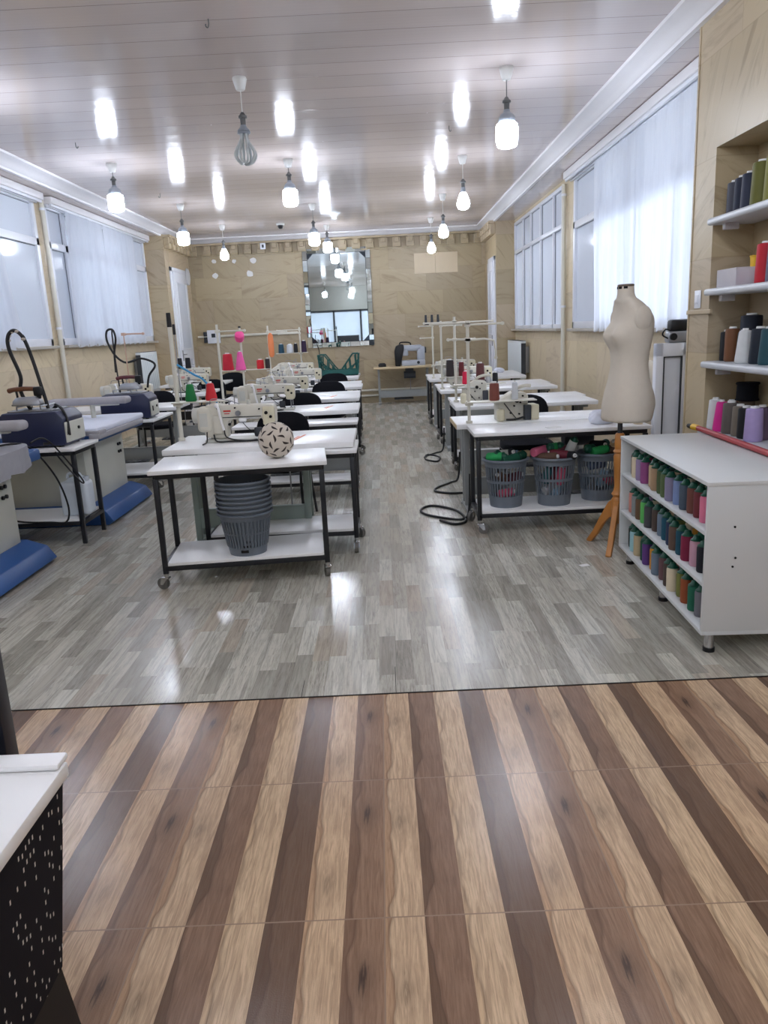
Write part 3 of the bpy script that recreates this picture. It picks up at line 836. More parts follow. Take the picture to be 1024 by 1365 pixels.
def chair(label, x, y, rz, first=[None]):
    if first[0] is not None:
        return dup(first[0], (x, y, 0), rz, label)
    t = thing('office_chair', label, 'chair', (x, y, 0), rz, 'black padded chairs behind the machines')
    first[0] = t
    def sq(w, d, n=24, p=3.2):
        return [(w * math.copysign(abs(math.cos(2 * PI * k / n)) ** (2 / p), math.cos(2 * PI * k / n)), d * math.copysign(abs(math.sin(2 * PI * k / n)) ** (2 / p), math.sin(2 * PI * k / n))) for k in range(n)]
    b = MB()
    b.loft([[(px * s, py * s, zz) for px, py in sq(.23, .22)] for s, zz in ((.9, .42), (1, .43), (1, .46), (.96, .475), (.7, .485))])
    b.build('seat', BLACK_CLOTH, t)
    # backrest: rounded panel, curved round the sitter's back (sits at +y)
    b = MB()
    rings = []
    for s, off in ((.88, -.018), (1, -.006), (1, .012), (.9, .022)):
        r = []
        for px, pz in sq(.225, .17, 28, 3.0):
            xx = px * s; r.append((xx, .235 + off - .9 * xx * xx, .70 + pz * s + .0))
        rings.append(r)
    b.loft(rings); b.build('backrest', BLACK_CLOTH, t)
    for sx in (-1, 1):
        MB().tube([(sx * .22, -.19, 0), (sx * .215, -.2, .2), (sx * .21, -.18, .40), (sx * .21, -.1, .418), (sx * .21, .12, .418)], .012, 8, sub=4).build('leg', BLACK_METAL, t)
        MB().tube([(sx * .23, .24, 0), (sx * .21, .19, .3), (sx * .2, .19, .45), (sx * .17, .232, .62), (sx * .15, .226, .72)], .012, 8, sub=4).build('leg', BLACK_METAL, t)
    return t

# front trolley with the ball, then the middle line of machine tables
FT = trolley('white topped trolley at the front, carrying the pale ball and nested grey baskets', -1.45, -.385, 4.49, 5.04, .75, math.radians(5.2))
trolley('white trolley half hidden between the ball trolley and the first machine table', -1.30, -.20, 5.09, 5.58, .725)
machine_table('first machine table behind the ball, on grey green legs', -1.535, -.22, 5.16, 5.90, .77, GREYGREEN, legx=(-.54, .28))
trolley('white trolley set before the second machine table from the ball', -1.40, -.25, 6.92, 7.30, .70)
machine_table('second machine table from the ball in the middle line', -1.75, -.25, 7.33, 8.05, .77, GREYLEG)
machine_table('third machine table from the ball in the middle line', -1.78, -.28, 8.66, 9.30, .77, GREYLEG)
trolley('white trolley pushed behind the third machine table of the middle line', -1.95, -.29, 9.32, 9.80, .765, shelf=.2)
machine_table('fourth machine table from the ball in the middle line', -1.72, -.29, 10.42, 11.05, .77, GREYLEG)
trolley('white trolley pushed behind the fourth machine table of the middle line', -1.72, -.32, 11.07, 11.75, .765, shelf=.2)
machine_table('last machine table of the middle line, carrying the teal crate', -1.95, -.40, 12.55, 13.9, .77, GREYLEG)
# line beside the dress form
RT = trolley('white topped trolley holding three grey laundry baskets beside the dress form', .63, 1.90, 5.40, 5.90, .75)
machine_table('first machine table of the dress form line, with a bare wood edge', .56, 2.36, 5.955, 6.53, .75, GREYLEG, True)
machine_table('second machine table of the dress form line', .68, 2.05, 7.32, 7.95, .75, GREYLEG)
trolley('white trolley behind the second machine table of the dress form line', .70, 2.1, 7.97, 8.40, .748)
machine_table('third machine table of the dress form line', .69, 2.1, 9.26, 9.88, .75, GREYLEG)
trolley('white trolley behind the third machine table of the dress form line', .70, 2.15, 9.90, 10.5, .748)
machine_table('fourth machine table of the dress form line, next to the wall radiator', .69, 2.12, 11.4, 12.05, .75, GREYLEG)
trolley('white trolley behind the fourth machine table of the dress form line', .71, 2.16, 12.07, 12.8, .748)
machine_table('pale wood machine table standing against the stone back wall', -.18, 1.02, 15.62, 16.2, .76, GREYLEG, topm=WOODTOP, motor=True)
# line behind the ironing tables
trolley('white topped trolley behind the far ironing table, carrying a navy steam generator', -3.45, -2.36, 7.78, 8.55, .72)
machine_table('first machine table of the line behind the ironing tables', -3.75, -2.38, 8.72, 9.42, .76, GREYLEG)
machine_table('second machine table of the line behind the ironing tables', -3.7, -2.46, 10.7, 11.6, .76, GREYLEG)
machine_table('last machine table of the line behind the ironing tables, near the white door', -3.75, -2.70, 12.9, 13.9, .76, BLACK_METAL)
for (x, y, lb) in ((-.88, 6.2, 'black chair behind the first machine table of the ball line'), (-.92, 8.22, 'black chair behind the second machine table of the ball line'),
    (-.75, 10.02, 'black chair behind the third row of the ball line'), (-.8, 11.98, 'black chair behind the fourth row of the ball line'),
    (-2.9, 9.72, 'black chair at the first table behind the ironing tables'), (-2.72, 11.95, 'black chair at the second table behind the ironing tables'), (-2.75, 14.0, 'black chair close to the white door'),
    (1.25, 6.72, 'black chair behind the first machine table of the dress form line')):
    chair(lb, x, y, random.uniform(-.15, .15))
# ------------------------------------------------------------------ sewing machines (seen from behind: handwheel at -x, needle head at +x)
LS = .96
def lockstitch(label, x, y, z, rz=0, first=[None]):
    if first[0] is not None: return dup(first[0], (x, y, z), rz, label)
    t = thing('sewing_machine', label, 'sewing machine', (x, y, z), rz, 'cream lockstitch machines')
    first[0] = t; t.scale = (LS, 1, LS)
    b = MB(); b.bx(-.27, .25, -.085, .095, 0, .022, .006)
    b.build('bed', CREAM2, t)
    # pillar and arm as one casting, outline in x/z
    out = [(-.27, .035), (-.15, .022), (-.105, .03), (-.10, .12), (-.085, .15), (-.05, .165), (.10, .172), (.165, .165), (.175, .11), (.245, .105), (.262, .13), (.265, .24), (.25, .262), (.10, .268), (-.12, .272), (-.17, .285), (-.24, .28), (-.275, .25), (-.285, .12)]
    b = MB(); b.prism(out, 'y', -.055, .055, .012, None, 3)
    b.build('arm_casting', CREAM, t)
    # bulbous motor cover on the pillar
    b = MB(); b.bx(-.325, -.215, -.075, .06, .075, .265, .035, None, 4); b.bx(-.205, -.13, -.072, -.03, .06, .2, .012)
    b.build('motor_cover', CREAM, t)
    b = MB(); b.cyl((-.36, 0, .20), (-.318, 0, .20), .058, n=24); b.cyl((-.37, 0, .20), (-.33, 0, .20), .03, n=16)
    b.build('handwheel', BLACK_PLASTIC if False else CREAM2, t)
    b = MB(); b.bx(.172, .262, -.062, -.05, .115, .25, .008)
    b.build('face_plate', CREAM_Y, t)
    b = MB(); b.cyl((.215, .0, .03), (.215, 0, .11), .006, n=10); b.cyl((.235, 0, .05), (.235, 0, .11), .005, n=10)
    b.bx(.2, .25, -.012, .02, .024, .03); b.build('needle_bar', STEEL, t)
    for (px, pz, r) in ((.2, .205, .013), (.232, .175, .011), (.15, .235, .006), (-.03, .25, .006), (-.08, .13, .010), (-.16, .25, .007)):
        MB().cyl((px, -.072, pz), (px, -.05, pz), r, n=12).build('screw', SLOT_DK, t)
    b = MB(); b.bx(-.12, -.065, -.058, -.054, .222, .234); b.bx(-.115, -.075, -.058, -.054, .206, .212)
    b.build('badge', REDBADGE, t)
    b = MB(); b.tube([(-.17, -.06, .275), (-.15, -.08, .25), (-.135, -.085, .16), (-.12, -.085, .09)], [.012, .02, .016, .010], 8, sub=4)
    b.build('knee_lifter_cover', WHITE_TOP, t)
    MB().bx(-.30, -.24, -.079, -.073, .12, .22, .003).build('cover_plate', CREAM2, t)
    MB().cyl((-.01, -.075, .21), (-.01, -.05, .21), .02, n=16).build('tension_disc', STEEL, t)
    MB().bx(-.01, .05, -.07, -.045, .145, .175, .01).build('sewing_light', WHITE_TOP, t)
    MB().tube([(.02, -.06, .14), (.06, -.085, .10), (.12, -.08, .05), (.16, -.05, .03)], .003, 6, sub=4).build('light_cord', CABLE, t)
    MB().bx(-.19, .16, -.058, -.054, .178, .184).build('seam_line', DARKGREY, t)
    MB().cyl((.06, 0, .266), (.06, 0, .30), .014, n=12).build('oil_cap', CREAM2, t)
    MB().bx(.10, .16, -.06, -.045, .03, .10, .012).build('bobbin_winder', DARKGREY, t)
    b = MB(); b.tube([(-.22, -.05, .28), (-.2, -.05, .32), (-.1, -.04, .31), (.0, -.03, .275)], .003, 6, sub=5)
    b.cyl((-.08, -.02, .268), (-.08, -.02, .30), .006, n=8); b.cyl((-.05, .03, .268), (-.05, .03, .335), .004, n=8); b.bx(-.07, -.03, .026, .034, .325, .335)
    b.build('thread_guide', STEEL, t)
    b = MB()
    b.tube([(-.2, -.08, .06), (-.17, -.11, .012), (-.05, -.10, .01), (.08, -.11, .01), (.17, -.06, .01)], .006, 6, sub=5)
    b.tube([(-.12, -.08, .1), (-.1, -.1, .04), (0, -.09, .012), (.1, -.09, .012), (.16, -.05, .025)], .005, 6, sub=5)
    b.tube([(-.25, -.08, .08), (-.25, -.1, .02), (-.25, -.13, .008), (-.25, -.22, .008)], .005, 6, sub=4)
    b.build('cable', CABLE, t)
    return t
def overlock(label, x, y, z, rz=0):
    t = thing('overlock_machine', label, 'sewing machine', (x, y, z), rz)
    b = MB(); b.prism([(-.15, 0), (.07, 0), (.09, .05), (.10, .19), (.075, .215), (-.02, .225), (-.10, .18), (-.15, .15)], 'y', -.06, .07, .012, None, 3)
    b.build('housing', CREAM, t)
    b = MB(); b.bx(-.165, -.105, -.11, -.04, .0, .1, .02, None, 3); b.build('oil_cover', CREAM_Y, t)
    b = MB(); b.bx(-.19, -.02, -.075, .05, .145, .16, .006); b.build('work_plate', CREAM2, t)
    b = MB(); b.bx(.055, .11, -.10, .0, .0, .12, .006); b.build('motor', DARKGREY, t)
    b = MB(); b.bx(.11, .175, -.1, .04, .0, .12, .01, None, 3); b.build('belt_guard', CREAM_Y, t)
    b = MB(); b.tube([(-.02, 0, .22), (.02, -.02, .25), (.08, -.02, .265), (.13, -.01, .262)], [.012, .01, .01, .014], 8, sub=4); b.build('lever', CREAM, t)
    for (px, pz, r) in ((-.02, .115, .007), (.03, .14, .007), (-.05, .06, .007), (.02, .05, .007), (.05, .19, .007), (0, .155, .016)): MB().cyl((px, -.07 - r * .8, pz), (px, -.058, pz), r, n=10).build('screw', SLOT_DK, t)
    b = MB(); b.tube([(-.09, -.08, .01), (-.02, -.1, .012), (.05, -.11, .03)], .008, 6, sub=4); b.tube([(-.1, -.06, .14), (-.06, -.085, .08), (-.01, -.075, .02)], .004, 6, sub=4)
    b.build('cable', CABLE, t)
    return t
ZM, ZR = .7705, .7505
lockstitch('cream sewing machine with red badge, directly behind the ball', -1.03, 5.5, ZM, -.04)
lockstitch('cream sewing machine on the second table from the ball', -1.13, 7.62, ZM, .03)
lockstitch('cream sewing machine on the third table from the ball', -1.12, 8.98, ZM, -.02)
lockstitch('cream sewing machine on the fourth table from the ball', -1.10, 10.72, ZM, .02)
lockstitch('cream sewing machine by the teal crate', -1.40, 13.0, ZM, 0)
lockstitch('cream sewing machine on the first table behind the ironing tables', -2.98, 9.1, .7605, .02)
lockstitch('cream sewing machine on the second table behind the ironing tables', -2.75, 11.05, .7605, 0)
lockstitch('cream sewing machine on the last table near the white door', -3.2, 13.3, .7605, 0)
overlock('compact cream overlock machine with dark motor, on the wood edged table', 1.04, 6.12, ZR, .12)
overlock('compact cream overlock machine on the second table of the dress form line', .93, 7.66, ZR, -.1)
overlock('compact overlock machine on the last table, behind the red and pink spools', -1.75, 13.0, ZM, .1)
lockstitch('cream sewing machine on the third table of the dress form line', 1.10, 9.6, ZR, .05)
lockstitch('cream sewing machine on the fourth table of the dress form line', 1.15, 11.7, ZR, 0)
# machine in a black carrying frame on the wood table
t = thing('portable_machine', 'grey portable sewing machine standing in an open black case on the wood table', 'sewing machine', (.62, 15.9, .7605))
b = MB(); b.prism([(-.35, 0), (-.24, 0), (-.22, .1), (-.16, .36), (-.17, .43), (-.24, .44), (-.33, .40), (-.36, .3)], 'y', -.13, .12, .02); b.build('case', BLACK_PLASTIC, t)
b = MB(); b.bx(-.22, .26, -.12, .1, 0, .11, .015); b.bx(.1, .26, -.1, .1, .1, .38, .03); b.bx(-.2, .2, -.1, .1, .29, .41, .03); b.bx(-.2, -.08, -.1, .1, .2, .35, .025)
b.build('body', mat('pale_grey_machine', (176, 182, 192), .4, 0, .5, .05), t)
b = MB(); b.cyl((.255, 0, .3), (.29, 0, .3), .06, n=20); b.build('handwheel', DARKGREY, t); MB().cyl((.12, -.1, .06), (.12, -.125, .06), .03, n=14).build('dial', DARKGREY, t)
b = MB(); b.tube([(-.25, 0, .43), (-.22, 0, .47), (-.05, 0, .46), (-.02, 0, .41)], .014, 8, sub=4); b.build('carry_handle', BLACK_PLASTIC, t)
o = MB().bx(-.08, .08, -.06, .06, 0, .06, .015).bx(-.06, .06, -.045, .045, .055, .075, .008).build('black_case', BLACK_PLASTIC, None, (.0, 15.85, .7605)); tag(o, 'small black box lying on the wood table end', 'box')

# ------------------------------------------------------------------ thread stands
def stand(label, x, y, z, top, tray=None, arms=(), tip=None, pole=POLE_W, r=.0125, group='white spool stands'):
    """tray: (x0, x1, height above the table, pins); arms: list of point lists relative to the base"""
    t = thing('thread_stand', label, 'thread stand', (x, y, z), 0, group)
    MB().cyl((0, 0, 0), (0, 0, .02), .026, n=12).cyl((0, 0, 0), (0, 0, top), r, n=10).build('pole', pole, t)
    if tray:
        x0, x1, h, pins = tray
        m = MB(); m.bx(x0, x1, -.075, .075, h - .008, h, .003); m.bx(-.03, .03, -.03, .03, h - .03, h - .008, .004)
        m.build('spool_tray', POLE_W, t)
        p = MB()
        for px in pins: p.cyl((px, 0, h), (px, 0, h + .06), .005, n=8)
        p.build('spool_pin', STEEL, t)
    for a in arms:
        m = MB(); m.tube(a, .008, 8)
        m.bx(-.02, .02, -.02, .02, a[0][2] - .015, a[0][2] + .015, .003)
        e = a[-1]; m.cyl((e[0], e[1] - .012, e[2]), (e[0], e[1] + .012, e[2]), .013, n=10)
        m.build('guide_arm', pole, t)
    if tip: MB().cyl((0, 0, top), (0, 0, top + tip), .018, .016, n=10).build('pole_cap', BLACK_PLASTIC, t)
    return t
def h(z, *xs): return [(q, 0, z) for q in xs]
stand('white spool stand with black tipped pole, green and red spools on its tray', -1.515, 5.64, ZM, .82, (-.03, .38, .285, (.1, .25)), [], .10, r=.016)
stand('plain white spool stand pole on the second table from the ball', -1.66, 7.95, ZM, .86, None, [h(.79, 0, .14, .28)], None)
stand('white spool stand carrying red and pink spools behind the third table', -1.73, 9.62, .7655, .84, (-.28, .32, .335, (-.18, 0, .22)), [], .02)
stand('white spool stand hung with an orange skein on the fourth table', -1.58, 10.95, ZM, .86, None, [[(0, 0, .78), (.1, 0, .78), (.26, 0, .77)]], None)
stand('spool stand with four dark spools on the last table of the ball line', -1.38, 13.3, ZM, .84, (-.42, .12, .42, (-.33, -.18, -.08, .06)), [h(.8, 0, -.2, -.38), h(.74, 0, -.18, -.36)], None)
stand('white spool stand on the wood edged table of the dress form line', .665, 6.0, ZR, .77, (-.02, .52, .17, (.2, .36)), [h(.755, 0, .13, .27), h(.77, 0, -.15, -.28), [(0, 0, .645), (-.08, 0, .65), (-.15, 0, .65)], [(0, 0, .64), (.13, 0, .645), (.2, 0, .63), (.215, 0, .56), (.215, 0, .5)]], None)
stand('white spool stand on the second table of the dress form line', .735, 7.8, ZR, .84, (-.02, .50, .175, (.1, .25, .4)), [h(.79, 0, -.15, -.3), h(.785, 0, .2, .38), h(.62, 0, .1, .2)], None)
stand('white spool stand on the third table of the dress form line', .73, 9.5, ZR, .82, (-.0, .32, .15, (.1, .24)), [h(.76, 0, .12, .25)], None)
t = stand('spool stand with three dark clips on top, fourth table of the dress form line', .765, 11.6, ZR, .92, (-.02, .4, .2, (.2, .3)), [h(.77, 0, -.12, -.2), h(.6, 0, -.1, -.18)], None)
b = MB()
for q in (-.09, .0, .09): b.cyl((q, 0, .80), (q, 0, .93), .022, .016, n=10); 
b.bx(-.12, .12, -.02, .02, .785, .805, .004); b.build('clip', DARKGREY, t)
# thin stands over the ironing side
stand('thin bent stand behind the far ironing table', -2.62, 7.98, .7205, .86, None, [[(0, 0, .86), (.12, 0, .86), (.2, 0, .858)]], None, mat('pinkish_rod', (206, 170, 150), .5), .006)
stand('thin stand with teal tip at the first table behind the ironing tables', -2.45, 9.3, .7605, .80, None, [], .12, STEEL, .006)

# ------------------------------------------------------------------ spools
def cone(label, col, rgb, x, y, z, hgt=.14, r=.045, group=None, taper=.55, tilt=None, cap=None, tube=True, cache={}):
    k = (col, hgt, r, taper, cap, tube)
    if k in cache: return dup(cache[k], (x, y, z), random.random() * 6, label, group, tilt)
    t = thing('thread_cone', label, 'thread', (x, y, z), random.random() * 6, group)
    if tilt: t.rotation_euler = tilt
    rt = r * taper
    MB().lathe([(r * .9, .0), (r, .008), (r, .02), (rt + .003, hgt - .012), (rt, hgt - .004), (rt * .7, hgt)], n=18).build('thread', thread_mat(col, rgb), t)
    if cap == 'green':
        MB().lathe([(r * .98, hgt * .985), (r * .99, hgt * 1.0), (r * .62, hgt * 1.07), (r * .5, hgt * 1.16), (r * .34, hgt * 1.19), (0, hgt * 1.19)], n=14).build('spool_cap', GREENCAP, t)
    elif tube:
        MB().lathe([(rt * .55, hgt), (rt * .5, hgt + .012), (rt * .3, hgt + .012), (rt * .3, hgt - .002), (0, hgt - .002)], n=12).build('spool_tube', PAPER, t)
    cache[k] = t
    return t
cone('green thread cone on the tray of the black tipped stand', 'green', (22, 120, 62), -1.415, 5.64, ZM + .286, .125, .042)
cone('red thread cone on the tray of the black tipped stand', 'red', (206, 44, 52), -1.265, 5.64, ZM + .286, .125, .042)
zt = .7655 + .336
cone('large red thread cone on the stand behind the third table', 'red2', (196, 40, 58), -1.91, 9.62, zt, .20, .07, taper=.75)
cone('pink thread cone at the foot of the pink spool stand', 'pink', (238, 98, 168), -1.735, 9.51, zt, .22, .065, taper=.4)
cone('small red thread spool beside the pink cone', 'red3', (206, 36, 44), -1.51, 9.62, zt, .11, .045, taper=.9)
cone('dark brown thread spool at the tray end beside the small red spool', 'dark brown', (52, 44, 44), -1.42, 9.62, zt, .12, .03, taper=.9)
o = MB().lathe([(.03, -.05), (.055, -.045), (.06, 0), (.055, .045), (.03, .05)], n=16).build('thread_reel', PINKP, None, (-1.735, 9.60, 1.50), (.9, .3, 0)); tag(o, 'round pink reel pushed onto the pole above the pink cone', 'thread')
o = MB().lathe([(.02, 0), (.038, .03), (.042, .18), (.035, .3), (.012, .33)], n=12, sy=.6).build('thread_skein', thread_mat('orange', (236, 140, 90)), None, (-1.545, 10.93, 1.20)); tag(o, 'orange skein hanging on the fourth table stand', 'thread')
zt = ZM + .421
for (dx, c, rgb, hh, rr, lb) in ((-.33, 'teal navy', (34, 70, 88), .15, .05, 'dark teal spool on the last table of the ball line'), (-.18, 'white thread', (206, 210, 214), .14, .06, 'white spool between dark ones on the last table of the ball line'), (-.08, 'black thread', (24, 26, 32), .15, .035, 'slim black spool on the last table of the ball line'), (.06, 'aubergine', (52, 34, 62), .19, .045, 'tall aubergine spool on the last table of the ball line')):
    cone(lb, c, rgb, -1.38 + dx, 13.3, zt, hh, rr, taper=.8)
zt = ZR + .171
cone('rust brown thread cone on the wood edged table stand', 'rust', (128, 72, 62), .865, 6.0, zt, .135, .04, taper=.85)
cone('slim white thread cone on the overlock machine stand', 'white thread', (206, 210, 214), 1.025, 6.0, zt, .135, .026, taper=.7)
zt = ZR + .176
cone('tall dark brown cone on the second dress form line stand', 'brown red', (96, 54, 54), .985, 7.8, zt, .2, .045, taper=.8)
cone('crimson thread cone on the second dress form line stand', 'crimson', (214, 34, 74), .835, 7.8, zt, .125, .034, taper=.75)
cone('black thread cone on the second dress form line stand', 'black thread', (24, 26, 32), 1.135, 7.8, zt, .1, .028, taper=.85)
cone('white thread cone behind the black one on the dress form line', 'white thread', (206, 210, 214), 1.07, 7.83, zt, .09, .026, taper=.8)
zt = ZR + .151
cone('dark brown cone on the third dress form line stand', 'dark brown', (52, 44, 44), .83, 9.5, zt, .2, .05, taper=.8)
cone('small maroon cone on the third dress form line stand', 'maroon', (112, 40, 46), .97, 9.5, zt + .0, .17, .035, taper=.8)
cone('black cone standing on the first table behind the ironing tables', 'black thread', (24, 26, 32), -2.93, 10.95, 1.05, .14, .03, taper=.8) if False else None
t = stand('short stand with two black spools behind the ironing tables', -2.95, 11.3, .7605, .5, (-.1, .3, .33, (.02, .14)), [], None)
cone('black spool on the short stand, the one at its pole', 'black thread', (24, 26, 32), -2.93, 11.24, .7605 + .331, .15, .04, taper=.8)
cone('black spool on the short stand, the one at the door end', 'black thread', (24, 26, 32), -2.81, 11.24, .7605 + .331, .15, .04, taper=.8)
# ------------------------------------------------------------------ ironing side
def ironing_table(label, x0, x1, y0, y1, z, drape, end):
    cx, cy = (x0 + x1) / 2, (y0 + y1) / 2; w, d = (x1 - x0) / 2, (y1 - y0) / 2
    t = thing('ironing_table', label, 'ironing table', (cx, cy, 0), 0, 'vacuum ironing tables')
    bx1 = w - .18
    b = MB(); b.bx(-w + .1, bx1, -d + .12, d - .12, .16, z - .12, .008)
    b.build('cabinet', OFFWHITE, t)
    p = MB()
    for k in range(2):
        for q in range(2): p.cyl((bx1, d - .28 + q * .05, z - .26 - k * .07), (bx1 + .014, d - .28 + q * .05, z - .26 - k * .07), .014, n=12)
    p.build('switch', BLACK_PLASTIC, t)
    f = MB(); f.prism([(-w + .02, 0), (w - .02, 0), (w + .03, .03), (w - .03, .12), (bx1 + .01, .17), (-w + .05, .17)], 'y', -d + .05, d - .05, .01)
    f.build('foot_tray', BLUE, t)
    s = MB(); s.bx(-w, w, -d, d, z - .12, z - .04, .02); s.build('vacuum_box', BLUE, t)
    if drape:
        n = 40
        def fn(u, v):
            # rounded board end with hanging cloth edge
            a = 2 * PI * u
            px = math.copysign(abs(math.cos(a)) ** .45, math.cos(a)) * (w + .03); py = math.copysign(abs(math.sin(a)) ** .6, math.sin(a)) * (d + .02)
            if v < .6: k = v / .6; return V(px * k, py * k, z + .005)
            k = (v - .6) / .4
            return V(px * (1 + .02 * math.sin(u * 90) * k), py * (1 + .02 * math.cos(u * 80) * k), z + .005 - .14 * k * (1 + .15 * math.sin(u * 40)))
        MB().grid(fn, 96, 10).build('cover_cloth', SILVERCLOTH, t)
    else:
        s = MB(); s.bx(-w - .01, w + .01, -d - .01, d + .01, z - .05, z, .018, None, 3); s.build('board_pad', WHITESHEET, t)
        s = MB(); s.bx(w - .1, w + .03, -d - .02, -d + .14, z - .06, z - .02, .01); s.bx(w - .06, w + .035, -d - .03, d - .1, z - .09, z - .045, .01)
        s.build('cover_edge', GREYCLOTH, t)
    # swinging sleeve board on a post
    s = MB(); zz = z + .15
    ax = end
    s.cyl((ax - .35, d - .3, z - .04), (ax - .35, d - .3, zz - .03), .022, n=12); s.bx(ax - .36, ax - .1, d - .32, d - .28, zz - .045, zz - .02, .005)
    s.build('arm_post', OFFWHITE, t)
    s = MB(); s.bx(ax - .75, ax, d - .37, d - .22, zz - .03, zz + .035, .028, None, 4); s.build('sleeve_board', GREYCLOTH, t)
    return t
ironing_table('ironing table cut by the picture edge, under a grey draped cover', -3.55, -2.42, 4.2, 5.3, .85, True, .62)
ironing_table('far ironing table with white padded top and blue foot tray', -3.5, -2.36, 6.22, 7.45, .83, False, .56)
trolley('white topped table on black legs between the two ironing tables', -3.35, -2.33, 5.66, 6.16, .75, 0, .2, False, group=None)
def generator(label, x, y, z, rz, w=.48, d=.40, hh=.27):
    t = thing('steam_generator', label, 'steam generator', (x, y, z), rz, 'navy steam generators')
    MB().prism([(-w / 2, .012), (w / 2, .012), (w / 2, hh * .8), (w / 2 - .05, hh), (-w / 2 + .03, hh), (-w / 2, hh - .03)], 'y', -d / 2, d / 2, .012).build('casing', NAVY, t)
    b = MB()
    for sx in (-1, 1):
        for sy in (-1, 1): b.cyl((sx * (w / 2 - .05), sy * (d / 2 - .05), 0), (sx * (w / 2 - .05), sy * (d / 2 - .05), .014), .018, n=10)
    b.build('rubber_foot', BLACK_PLASTIC, t)
    p = MB().bx(w / 2 - .002, w / 2 + .012, -d / 2 + .02, d / 2 - .02, .03, hh * .68, .006).build('control_panel', OFFWHITE, t)
    MB().bx(w / 2 + .01, w / 2 + .018, -d / 2 + .06, -d / 2 + .085, hh * .3, hh * .5, .002).cyl((w / 2 + .01, .05, hh * .45), (w / 2 + .024, .05, hh * .45), .012, n=10).build('switch', BLACK_PLASTIC, p)
    b = MB(); b.bx(-w / 2 + .05, w / 2 - .09, -d / 2 + .05, d / 2 - .05, hh - .002, hh + .012, .005)
    for sx in (-.12, .06): b.tube([(sx, -d / 2 + .07, hh + .01), (sx, -d / 2 + .07, hh + .04), (sx, d / 2 - .07, hh + .04), (sx, d / 2 - .07, hh + .01)], .006, 6)
    b.build('iron_rest', STEEL, t)
    return t
generator('navy steam generator on the black legged table, iron resting on top', -2.66, 5.93, .751, 0)
generator('navy steam generator on the trolley behind the far ironing table', -2.66, 8.02, .721, .05, .5, .36, .26)
def iron(label, x, y, z, rz, tipm):
    t = thing('steam_iron', label, 'iron', (x, y, z), rz, 'wooden handled steam irons')
    def sole(k, z): return [(px * k, py * k, z) for px, py in ((-.14, 0), (-.10, -.03), (-.02, -.052), (.08, -.055), (.095, -.045), (.095, .045), (.08, .055), (-.02, .052), (-.10, .03))]
    MB().loft([sole(1, 0), sole(1, .012)]).build('soleplate', STEEL, t)
    MB().loft([sole(.95, .0122), sole(.92, .035), sole(.72, .062), sole(.6, .066)]).build('body', mat('iron_body_grey', (170, 172, 178), .35, .4, .5, .06), t)
    MB().tube([(-.15, 0, .115), (-.10, 0, .125), (-.02, 0, .128), (.07, 0, .122)], [.016, .020, .019, .018], 10, sub=4).build('handle', tipm, t)
    MB().tube([(-.085, 0, .06), (-.09, 0, .12)], .009, 8).build('handle_post', BLACK_PLASTIC, t)
    MB().tube([(.075, 0, .05), (.08, 0, .08), (.072, 0, .13)], .016, 8).bx(.045, .105, -.03, .03, .07, .14, .012).build('switch_housing', BLACK_PLASTIC, t)
iron('steam iron with brown handle on the generator of the black legged table', -2.72, 5.90, .751 + .312, .05, mat('brown_handle', (112, 70, 44), .4, 0, .5, .15))
iron('steam iron with dark red handle on the generator behind the far ironing table', -2.60, 7.98, .721 + .302, .0, mat('maroon_handle', (90, 32, 40), .4, 0, .5, .15))
# suspended hoses
def hose(label, x, y, z, pole, pts, r=.012):
    t = thing('steam_hose', label, 'hose', (x, y, z), 0, 'black steam hoses held up by poles')
    MB().tube(pole, .008, 8, sub=3).build('support_pole', BLACK_METAL, t)
    MB().tube(pts, r, 8, sub=6).build('hose', CABLE, t)
    return t
t = hose('black steam hose arched over the generator of the black legged table', -2.66, 5.93, .99,
     [(.06, 0, 0), (.02, 0, .3), (-.03, 0, .55), (-.05, 0, .6)],
     [(.13, 0, .06), (.07, 0, .02), (.05, 0, .12), (.0, 0, .4), (-.035, -.02, .57), (-.09, -.03, .635), (-.14, -.04, .60), (-.15, -.04, .5), (-.10, -.03, .3), (-.12, -.02, .18), (-.06, -.02, .02), (-.08, -.02, -.0)], .014)
for k, (px, pz) in enumerate(((-.115, .625), (-.138, .60), (-.075, .628), (-.147, .565), (-.035, .57))): MB().ell((px, -.032, pz), .017, .017, .012, 10, 6).build('tape', HOSE_TAPE, t)
MB().tube([(.13, -.02, .07), (.2, -.08, .04), (.25, -.13, -.05), (.25, -.16, -.14), (.16, -.17, -.2), (.08, -.22, -.205)], .011, 8, sub=6).build('return_hose', CABLE, t)
hose('black steam hose with a tall loop behind the far ironing table', -2.62, 8.05, 1.0,
     [(-.13, 0, -.01), (-.14, 0, .3), (-.14, 0, .6), (-.13, 0, .615)],
     [(.16, 0, .03), (.19, 0, .15), (.26, 0, .24), (.24, 0, .29), (.13, 0, .33), (.05, 0, .31), (-.05, 0, .30), (-.14, 0, .38), (-.2, 0, .52), (-.19, 0, .62), (-.13, 0, .63), (-.11, 0, .54), (-.14, 0, .40), (-.15, 0, .2)], .011)
